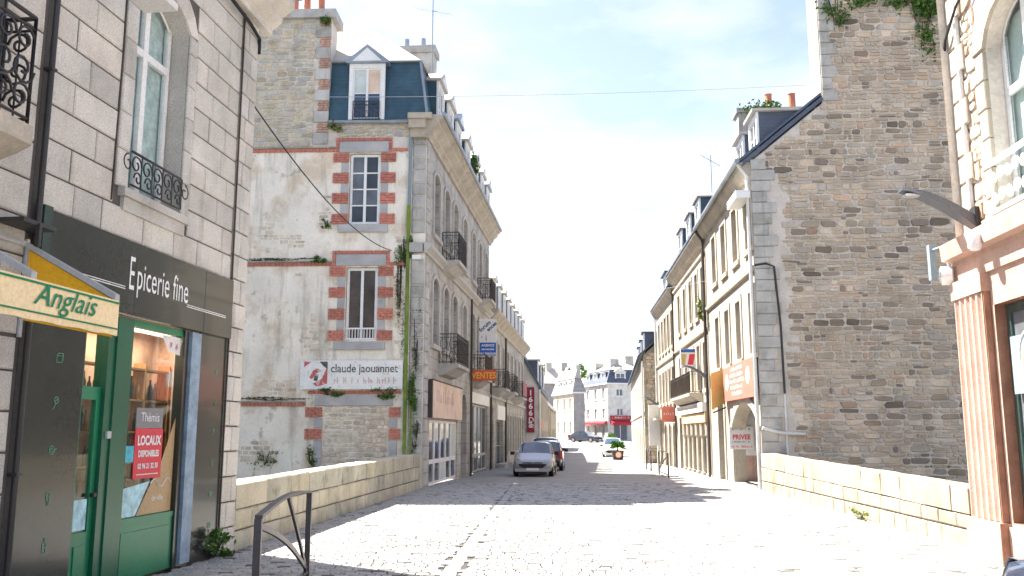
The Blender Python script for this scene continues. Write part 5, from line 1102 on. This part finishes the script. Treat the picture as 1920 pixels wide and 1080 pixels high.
corner_house('corner_house', 'narrow pale house with twin attic windows between the two corner houses', (10.5, 131.8), 16, 9, 2.6, 5.2, 'facade_warm2',
    [(-x - .4, -x + .4, 2.9, 4.4, 0) for x in (1.4, 3.6, 6)] + [(-2.4, -1.2, 0, 2.2, 0)], [], 'roof_pale', (-1.6, -4.2), (), 2.6, .6)
t = thing('gabled_house', 'grey-roofed house with two chimneys rising behind the square', 'house', (8.0, 150, gz(150)), 10)
mb = MB(); mb.add([(0, 0, -1), (3.2, 0, -1), (3.2, 0, 9.2), (1.7, 0, 11.6), (0, 0, 9.2)], [(0, 1, 2, 3, 4)]); mb.box(-3, 0, .6, 5, -1, 9.0); mb.build('wall', 'roof_grey', t)
mb = MB(); mb.add([(-3.2, .3, 8.9), (.1, .3, 8.9), (1.7, 3, 11.7), (-1.2, 3, 11.7), (-3.2, 6, 8.9), (3.4, 6, 8.9), (3.4, -.1, 8.9), (1.7, -.1, 11.75)], [(0, 1, 2, 3), (3, 2, 5, 4), (1, 7, 2), (7, 6, 5, 2)]); mb.build('roof', 'roof_pale', t)
for x in (-1.7, 1.0): MB().box(x, x + 1.0, 2.6, 3.4, 10, 12.6).build('chimney', 'quoin', t)

# ---------------------------------------------------------------- trees behind the roofs
def tree(label, x, y, h, r, n, mats):
    t = thing('tree', label, 'tree', (x, y, gz(y)), 0)
    m = MB(); m.tube([(0, 0, -.5), (.1, 0, h * .4), (0, .1, h * .8)], [.3, .2, .08], 8)
    for k in range(6):
        a = k * 1.05; m.tube([(0, 0, h * (.4 + .05 * k)), (math.cos(a) * r * .6, math.sin(a) * r * .6, h * (.6 + .05 * k))], [.1, .03], 6)
    m.build('trunk', 'iron_brown', t)
    cl = [(rnd.gauss(0, r * .45), rnd.gauss(0, r * .45), h * .72 + rnd.gauss(0, h * .12), rnd.uniform(.25, .45) * r) for _ in range(16)]
    def fn():
        c = rnd.choice(cl); v = Vector((rnd.gauss(0, 1), rnd.gauss(0, 1), rnd.gauss(0, 1))).normalized() * c[3] * rnd.uniform(.6, 1.05); return (c[0] + v.x, c[1] + v.y, c[2] + v.z)
    leaves(n, fn, .28, 'crown', mats, t)
tree('leafy tree behind the grey-roofed house', 6.6, 172, 14.0, 3.6, 2600, ['leaf_a', 'leaf_b']); tree('yellow-green tree between the corner house roofs', 12.8, 166, 12.3, 2.6, 1800, ['leaf_b', 'leaf_palm'])

# ---------------------------------------------------------------- cars
def car(name, label, loc, deg, L=3.85, W=1.66, H=1.43, paint='car_silver', style='hatch', plate=True):
    t = thing(name, label, 'car', loc, deg)
    if style == 'van': T = [(0, .58), (.03, .72), (.09, .86), (.2, 1.0), (.24, 1.06), (.40, H - .04), (.55, H), (.80, H), (.95, H - .04), (.985, 1.0), (1.0, .72)]; ws, rs = (4, 5), (8, 9)
    elif style == 'sedan': T = [(0, .55), (.03, .68), (.09, .76), (.27, .90), (.30, .95), (.46, H - .03), (.58, H), (.74, H - .05), (.90, 1.0), (.985, .95), (1.0, .62)]; ws, rs = (4, 5), (7, 8)
    else: T = [(0, .55), (.03, .67), (.09, .75), (.25, .91), (.28, .96), (.46, H - .03), (.60, H), (.82, H - .05), (.95, 1.0), (.985, .92), (1.0, .6)]; ws, rs = (4, 5), (7, 8)
    S = []; hw = W / 2
    for i, (u, z) in enumerate(T):
        x = L / 2 - u * L; e = min(u, 1 - u); w = hw * (1 - .16 * max(0, 1 - e / .10) ** 1.6)
        cab = ws[1] <= i <= rs[0]; belt = min(z - .03, .86 + .1 * u); zs = .24 if 0 < i < len(T) - 1 else .34
        wr = hw * (.74 if cab else .86); wr = min(wr, w * .93)
        p4z = z - .07 if cab else z - .015
        S.append([(x, w * .93, zs), (x, w * 1.0, .42), (x, w * .995, .6 if z > .68 else z * .92), (x, w * .965, max(belt, .61 if z > .68 else z * .95)), (x, wr, p4z), (x, wr * .72, z - .005), (x, 0, z + .012)])
    n = 7; body = MB(); gl = MB(); side = MB(); rg = MB()
    full = [r + [(x, -y, z) for x, y, z in r[-2::-1]] for r in S]; m = 2 * n - 1
    for b in (body, gl, side, rg): b.v = [p for r in full for p in r]
    for i in range(len(full) - 1):
        for k in range(m - 1):
            f = (i * m + k, i * m + k + 1, (i + 1) * m + k + 1, (i + 1) * m + k)
            kk = k if k < n - 1 else m - 2 - k
            if kk >= 4 and (i, i + 1) == ws: gl.f.append(f); gl.m.append(0)
            elif kk >= 4 and (i, i + 1) == rs: rg.f.append(f); rg.m.append(0)
            elif kk == 3 and ws[0] <= i < rs[1] and not (style == 'van' and i >= 7): side.f.append(f); side.m.append(0)
            else: body.f.append(f); body.m.append(0)
    body.f += [tuple(range(m - 1, -1, -1)), tuple(range((len(full) - 1) * m, len(full) * m))]; body.m += [0, 0]
    for b in (gl, side, rg):
        used = sorted({i for f in b.f for i in f}); mp = {u: k for k, u in enumerate(used)}; b.v = [b.v[u] for u in used]; b.f = [tuple(mp[i] for i in f) for f in b.f]
    body.build('body', paint, t, smooth=True); gl.build('windscreen', 'glass_blue', t); rg.build('rear_window', 'glass_blue', t); sw = side.build('side_window', 'glass_dark', t)
    for s in (1, -1):
        pil = MB(); a, b = S[6][3], S[6][4]; pil.tube([(a[0], s * (a[1] + .003), a[2]), (b[0], s * (b[1] + .003), b[2])], .028, 5)
        pil.tube([(S[i][4][0], s * S[i][4][1], S[i][4][2]) for i in range(ws[0], rs[1] + 1)], .03, 5); pil.build('roof_rail', paint, t)
    R0 = .30
    for sx in (1, -1):
        for s in (1, -1):
            x = L * .31 * sx; y = s * (hw - .09)
            a = MB(); N = 20
            a.add([(x + (R0 + .06) * math.cos(q), s * (hw * 1.002), R0 + (R0 + .06) * math.sin(q)) for q in [2 * math.pi * k / N for k in range(N)]] + [(x + (R0 + .06) * math.cos(q), s * (hw - .1), R0 + (R0 + .06) * math.sin(q)) for q in [2 * math.pi * k / N for k in range(N)]], [tuple(range(N))] + [(k, (k + 1) % N, (k + 1) % N + N, k + N) for k in range(N)])
            a.v = [(p[0], p[1], max(p[2], .2)) for p in a.v]; a.build('wheel_arch', 'plastic_black', t)
            w = MB().tube([(x, y - .1, R0), (x, y - .08, R0), (x, y + .08, R0), (x, y + .1, R0)], [R0 - .03, R0, R0, R0 - .03], 20).build('wheel', 'rubber', t)
            rm = MB(); ys = y + s * .101
            for k in range(5):
                q = 2 * math.pi * k / 5; c, d = math.cos(q), math.sin(q)
                rm.add([(x + .03 * d, ys, R0 - .03 * c), (x + .2 * c + .05 * d, ys, R0 + .2 * d - .05 * c), (x + .2 * c - .05 * d, ys, R0 + .2 * d + .05 * c), (x - .03 * d, ys, R0 + .03 * c)], [(0, 1, 2, 3)])
            rm.tube([(x + .2 * math.cos(q), ys, R0 + .2 * math.sin(q)) for q in [2 * math.pi * k / 16 for k in range(17)]], .02, 5); rm.build('rim', 'chrome', w)
    xf = L / 2; xr = -L / 2
    MB().prism([(-hw * .72, .50), (-hw * .5, .37), (hw * .5, .37), (hw * .72, .50), (hw * .66, .535), (-hw * .66, .535)], -.03, .05).build('grille', 'plastic_black', t, Fr(xf, 0, 0, 90)); MB().box(-hw * .5, hw * .5, -.028, .05, .57, .60).build('upper_grille', 'plastic_black', t, Fr(xf, 0, 0, 90)); MB().prism([(-hw * .86, .22), (hw * .86, .22), (hw * .9, .34), (hw * .5, .345), (-hw * .5, .345), (-hw * .9, .34)], -.045, .12).build('front_bumper', paint, t, Fr(xf, 0, 0, 90)); MB().box(-hw * .7, hw * .7, -.02, .2, .13, .219).build('lower_lip', 'plastic_black', t, Fr(xf, 0, 0, 90))
    MB().box(xr - .03, xr + .1, -hw * .84, hw * .84, .3, .48).build('rear_bumper', 'plastic_black', t)
    for s in (1, -1):
        y0, y1 = s * hw * .50, s * hw * .90
        h = MB().add([(xf - .03, y0, .56), (xf - .20, y1 + s * .04, .58), (xf - .36, y1 + s * .06, .76), (xf - .12, y0 + s * .1, .70), (xf - .15, y0, .54), (xf - .3, y1, .58), (xf - .45, y1, .74), (xf - .25, y0, .68)], [(0, 1, 2, 3), (0, 3, 7, 4), (0, 4, 5, 1), (3, 2, 6, 7)] ); h.build('headlight', 'lamp_clear', t)
        MB().box(xr - .012, xr + .28, s * hw * .80 if s > 0 else -hw * 1.0, s * hw * 1.0 if s > 0 else -hw * .80, .60, .98).build('tail_light', 'lamp_red', t)
        MB().box(L * .16, L * .16 + .1, s * (hw + .02) if s > 0 else -hw - .2, hw + .2 if s > 0 else -hw - .02, .88, 1.02).build('mirror', 'plastic_black', t)
    if plate: MB().box(xf + .046, xf + .052, -.26, .26, .27, .37).build('number_plate', 'sign_white', t); MB().box(xr - .04, xr - .031, -.26, .26, .5, .6).build('number_plate', 'sign_white', t)
    return t
hd = -90 - 5.0
c1 = car('parked_car', 'silver hatchback parked nose towards the bridge along the shaded front', (1.02, 39.35, gz(38)), hd, 3.84, 1.66, 1.43, 'car_silver')
em = MB().tube([(1.945, .05, .565), (1.95, .0, .61), (1.945, -.05, .565)], .012, 5); em.build('badge', 'chrome', c1)
car('parked_car', 'black hatchback parked tail first behind the silver car', (1.78, 45.7, gz(46)), hd + 180, 3.9, 1.68, 1.46, 'car_black')
car('parked_car', 'white van-like car at the end of the shaded parked row', (2.0, 52.2, gz(52)), hd + 180, 4.1, 1.75, 1.66, 'car_white', 'van')
car('parked_car', 'dark blue saloon standing sideways on the far square', (9.6, 117.5, gz(117.5)), -38, 4.4, 1.75, 1.46, 'car_navy', 'sedan')
car('parked_car', 'pale car parked behind the palm planter', (8.75, 78.5, gz(78)), -95, 4.1, 1.72, 1.62, 'car_white', 'van')
car('parked_car', 'dark car at the kerb in front of the pink shop', (4.60, 5.34, 0), 88, 4.1, 1.75, 1.45, 'car_navy')

# ---------------------------------------------------------------- barriers, planters
def barrier(label, a, b, h=1.0):
    L = math.hypot(b[0] - a[0], b[1] - a[1]); t = thing('street_barrier', label, 'barrier', (a[0], a[1], gz(a[1])), math.degrees(math.atan2(b[1] - a[1], b[0] - a[0])), 'steel barriers along the street')
    for x in (0, L): MB().box(x - .03, x + .03, -.03, .03, -.05, h).build('post', 'barrier_paint', t)
    m = MB(); N = 14; V = []
    for i in range(N + 1):
        u = i / N; z = h + .07 * math.sin(math.pi * u); V += [(L * u, -.032, z), (L * u, .032, z), (L * u, .032, z + .028), (L * u, -.032, z + .028)]
    m.add(V, [(0, 1, 2, 3), (4 * N + 3, 4 * N + 2, 4 * N + 1, 4 * N)] + [(4 * i + k, 4 * i + 4 + k, 4 * i + 4 + (k + 1) % 4, 4 * i + (k + 1) % 4) for i in range(N) for k in range(4)]); m.build('top_rail', 'barrier_paint', t)
    def flat(pts, w=.025):
        m = MB(); V = []
        for i, (x, z) in enumerate(pts):
            p, q = pts[max(i - 1, 0)], pts[min(i + 1, len(pts) - 1)]; d = Vector((q[0] - p[0], q[1] - p[1])).normalized(); nx, nz = -d.y * w, d.x * w
            V += [(x - nx, -.014, z - nz), (x + nx, -.014, z + nz), (x + nx, .014, z + nz), (x - nx, .014, z - nz)]
        n = len(pts); m.add(V, [(3, 2, 1, 0), (4 * n - 4, 4 * n - 3, 4 * n - 2, 4 * n - 1)] + [(4 * i + k, 4 * i + (k + 1) % 4, 4 * i + 4 + (k + 1) % 4, 4 * i + 4 + k) for i in range(n - 1) for k in range(4)]); return m
    flat([(.03 + (L - .06) * u, (h - .06) + (.14 - h + .06) * u + .08 * math.sin(math.pi * u)) for u in [i / 12 for i in range(13)]]).build('curved_bar', 'barrier_paint', t)
    flat([(L * (.5 + .48 * u), h + .06 + (.12 - h - .06) * u + .03 * math.sin(math.pi * u)) for u in [i / 6 for i in range(7)]]).build('diagonal_bar', 'barrier_paint', t)
    MB().box(.03, L - .03, -.02, .02, .10, .13).build('lower_rail', 'barrier_paint', t)
    return t
barrier('dark steel barrier with curved bars in front of the grocery', (-2.1, 7.55), (-2.39, 10.7)); barrier('thin steel barrier beside the columned shopfront', (6.32, 36.5), (6.48, 39.8), .95); barrier('thin steel barrier beside the narrow sunlit townhouse', (6.75, 43.8), (6.87, 46.1), .95)
def planter(label, x, y, s, h, sign, palm):
    t = thing('planter', label, 'planter', (x, y, gz(y)), 0)
    m = MB().add([(-s * .42, -s * .42, 0), (s * .42, -s * .42, 0), (s * .42, s * .42, 0), (-s * .42, s * .42, 0), (-s * .5, -s * .5, h), (s * .5, -s * .5, h), (s * .5, s * .5, h), (-s * .5, s * .5, h)], [(0, 3, 2, 1), (4, 5, 6, 7), (0, 1, 5, 4), (1, 2, 6, 5), (2, 3, 7, 6), (3, 0, 4, 7)]); m.build('tub', 'iron_black', t)
    MB().box(-s * .54, s * .54, -s * .54, s * .54, h + .002, h + .06).build('tub_rim', 'iron_black', t)
    if palm:
        m = MB().tube([(0, 0, h), (0, 0, h + .35)], [.07, .05], 8); m.build('stem', 'iron_brown', t); m = MB()
        for k in range(70):
            a = rnd.uniform(0, 6.28); e = rnd.uniform(.1, 1.4); L = rnd.uniform(.6, .95); pts = []
            for i in range(5):
                u = i / 4; r = L * u * math.cos(e); z = h + .35 + L * u * math.sin(e) - .35 * u * u * L; pts.append((r * math.cos(a), r * math.sin(a), z))
            w = .06; c = (-math.sin(a) * w, math.cos(a) * w)
            V = [(p[0] + c[0] * q * (1 - abs(i / 4 - .4)), p[1] + c[1] * q * (1 - abs(i / 4 - .4)), p[2]) for i, p in enumerate(pts) for q in (1, -1)]
            m.add(V, [(2 * i, 2 * i + 1, 2 * i + 3, 2 * i + 2) for i in range(4)])
            V = [(p[0], p[1], p[2] + q * w * (1 - abs(i / 4 - .4))) for i, p in enumerate(pts) for q in (1, -1)]; m.add(V, [(2 * i, 2 * i + 1, 2 * i + 3, 2 * i + 2) for i in range(4)])
        m.build('fronds', 'leaf_palm', t)
    else:
        MB().tube([(0, 0, h), (0, 0, h + .5)], .05, 8).build('stem', 'iron_brown', t)
        def fn():
            v = Vector((rnd.gauss(0, 1), rnd.gauss(0, 1), rnd.gauss(0, 1))).normalized() * rnd.uniform(.5, 1); return (v.x * .5, v.y * .5, h + .85 + v.z * .55)
        leaves(700, fn, .08, 'foliage', ['leaf_b', 'leaf_palm'], t)
    if sign:
        m = MB(); m.disc(0, -s * .56, h * .62, .26, -s * .545); m.build('round_sign', 'sign_salmon', t); m = MB(); m.disc(0, -s * .572, h * .62, .2, -s * .562); m.build('round_sign_face', 'sign_peach', t)
planter('dark tub with spiky palm and round red-rimmed sign on the street', 8.22, 70, .85, .62, True, True); planter('round bush in a dark tub beyond the pale car', 9.75, 88, .8, .55, False, False)

# ---------------------------------------------------------------- wires, aerials
def wire(label, pts, r, m, name='cable'):
    tag(MB().tube(pts, r, 6).build(name, m), label, 'cable')
def sag(a, b, s, n=14): return [tuple(Vector(a).lerp(Vector(b), i / n) - Vector((0, 0, s * 4 * (i / n) * (1 - i / n)))) for i in range(n + 1)]
wire('thin pale wire strung across the street between the two rooflines', sag(wpt(GF, L2, (-3.3, -.2, 12.85)), wpt(GR2, R2, (2.5, -.1, 12.9)), .12), .009, 'cable_grey')
wire('second faint wire crossing high between the shaded and sunlit fronts', sag(wpt(ID, L2, (15.5, -.1, 8.2)), wpt(ID, R2, (-9, -.1, 8.0)), .3), .008, 'cable_grey')
p0 = wpt(ID, L1, (.02, .05, 6.9)); p1 = wpt(GF, L2, (-1.1, -.05, 7.6))
wire('dark sagging cable from the granite house to the cream gable', sag(p0, p1, .45), .013, 'cable')
wire('thick black cable along the top of the granite house', [wpt(ID, L1, q) for q in ((-2.5, -.1, 8.3), (-1.3, -.12, 8.02), (-.5, -.1, 7.98), (-.1, -.09, 7.9), (.06, -.02, 7.72))], .03, 'cable')
wire('loose black cable hanging at the corner above the pink shop', [wpt(ID, R1, q) for q in ((-.05, UY - .1, 7.45), (.1, UY - .14, 7.6), (.5, UY - .12, 7.95), (.9, UY - .1, 8.1))], .02, 'cable')
def aerial(label, base, h, tilt, L):
    t = thing('aerial', label, 'aerial', base, tilt); MB().tube([(0, 0, 0), (0, 0, h)], .022, 6).build('mast', 'pipe_grey', t); m = MB().tube([(-L / 2, 0, h * .86 + .2 * L), (L / 2, 0, h * .86 - .2 * L)], .015, 5)
    for k in range(9): x = -L / 2 + L * k / 8; m.tube([(x, -.22, h * .86 - .4 * x), (x, .22, h * .86 - .4 * x)], .007, 4)
    m.build('antenna_rods', 'pipe_grey', t)
aerial('tall roof aerial beside the chimney of the mansard building', wpt(ID, L2, (5.3, .9, 14.2)), 5.2, -30, 1.7); aerial('thin roof aerial above the first sunlit dormer', wpt(ID, R3, (-1.2, .6, 12.2)), 1.9, 20, 1.0)

# ---------------------------------------------------------------- plants growing on walls
def clump(name, label, fr, th, c, sx, sy, sz, n, size, mats=('leaf_a', 'leaf_b')):
    base = wpt(fr, th, c); t = thing(name, label, 'plant', base, math.degrees(th.rotation_euler[2] + fr.a))
    cs = [(rnd.uniform(-.8, .8), rnd.uniform(-.8, .8), rnd.uniform(.1, .3)) for _ in range(rnd.randint(5, 9))]
    def fn():
        c = rnd.choice(cs); k = c[2]
        return ((c[0] + rnd.gauss(0, k)) * sx, -abs(rnd.gauss(0, .4)) * sy, (c[1] + rnd.gauss(0, k * .8)) * sz)
    leaves(n, fn, size, 'leaves', list(mats), t)
    m = MB()
    for k in range(5): m.tube([(0, .03, -sz * .8), (rnd.uniform(-.6, .6) * sx, -.4 * sy, rnd.uniform(-.3, .8) * sz)], .012, 4)
    m.build('stems', 'iron_brown', t)
clump('wall_plant', 'ivy hanging at the far top corner of the rubble chimney stack', GR2, R2, (5.75, -.02, 15.3), .75, .22, 1.5, 1500, .075); clump('wall_plant', 'ivy patch on the near quoined edge of the rubble chimney stack', GR2, R2, (3.0, -.02, 15.7), .6, .2, 1.0, 700, .07); clump('wall_plant', 'thin ivy across the middle of the rubble chimney stack', GR2, R2, (4.3, -.02, 16.2), 1.0, .15, .8, 700, .07)
clump('wall_plant', 'mossy plants round the green drainpipe at string course level', GF, L2, (-.66, -.05, 7.6), .3, .12, .75, 520, .04); clump('wall_plant', 'small bush behind the green drainpipe at sign level', GF, L2, (-.36, -.07, 3.1), .18, .14, .8, 480, .045)
clump('wall_plant', 'weeds trailing under the worn white wall sign', GF, L2, (-3.0, -.06, 2.98), .42, .18, .12, 420, .045); clump('wall_plant', 'weeds trailing under the right end of the worn sign', GF, L2, (-1.1, -.06, 2.95), .5, .15, .2, 380, .045)
clump('wall_plant', 'little green tuft on the brick band of the cream gable', GF, L2, (-3.45, -.05, 7.3), .26, .15, .12, 260, .05); clump('wall_plant', 'grassy tuft under the slate mansard beside the chimney wall', GF, L2, (-3.1, -.08, 11.9), .3, .18, .22, 260, .05, ('grass_dry', 'leaf_a')); clump('wall_plant', 'green tuft on the chimney cap edge', GF, L2, (-3.5, -.15, 15.7), .22, .15, .3, 240, .05)
clump('wall_plant', 'dark weeds on the cream gable beside the upper window', GF, L2, (-3.3, -.04, 8.55), .16, .1, .22, 160, .035); clump('wall_plant', 'bright plant growing from the gutter between dormers', ID, L2, (7.2, -.5, 12.6), .3, .25, .5, 350, .08); clump('wall_plant', 'ivy over the small chimney behind the sunlit roof', ID, R2, (-8.85, 3.2, 15.45), .5, 1.6, .3, 900, .08, ('leaf_a', 'leaf_b'))
clump('wall_plant', 'brown and yellow plant clinging to the pipe between sunlit fronts', ID, R2, (-9.6, -.25, 6.9), .22, .2, .5, 260, .07, ('grass_dry', 'leaf_b')); clump('weed', 'leafy weeds at the foot of the grocery corner', ID, L1, (-.75, -.1, .18), .28, .2, .25, 420, .04); clump('weed', 'scrub behind the shaded parapet at the foot of the cream gable', GF, L2, (-5.0, -.06, .95), .42, .1, .32, 220, .04, ('grass_dry', 'leaf_a'))
clump('weed', 'dark scrub beside the blocked doorway of the cream gable', GF, L2, (-3.5, -.05, .95), .2, .1, .35, 160, .04); clump('weed', 'small weeds at the base of the sunlit parapet', Fr(0, 0, 0, 0), R1, (-5.4, .1, .08), .5, .12, .1, 160, .035, ('grass_dry', 'leaf_b'))
mat('moss_dark', (.06, .07, .035), rough=.9, var=.4, scale=9); mat('moss_olive', (.17, .18, .08), rough=.9, var=.4, scale=9)
for lab, c, a, b, n in (('dark moss specks spreading beside the green drainpipe', (-.82, -.004, 5.9), .2, 2.4, 900), ('dark moss along the middle brick band of the cream gable', (-4.6, -.02, 7.34), 1.6, .06, 500), ('moss along the low brick band of the cream gable', (-4.9, -.02, 2.78), 1.2, .07, 420), ('moss staining the corner stones behind the green drainpipe', (-.25, -.052, 4.2), .2, 1.7, 600), ('moss at the foot of the corner stones above the parapet', (-.22, -.052, 1.6), .18, .7, 350)):
    clump('moss', lab, GF, L2, c, a, .03, b, n, .028, ('moss_dark', 'moss_olive', 'moss_dark'))
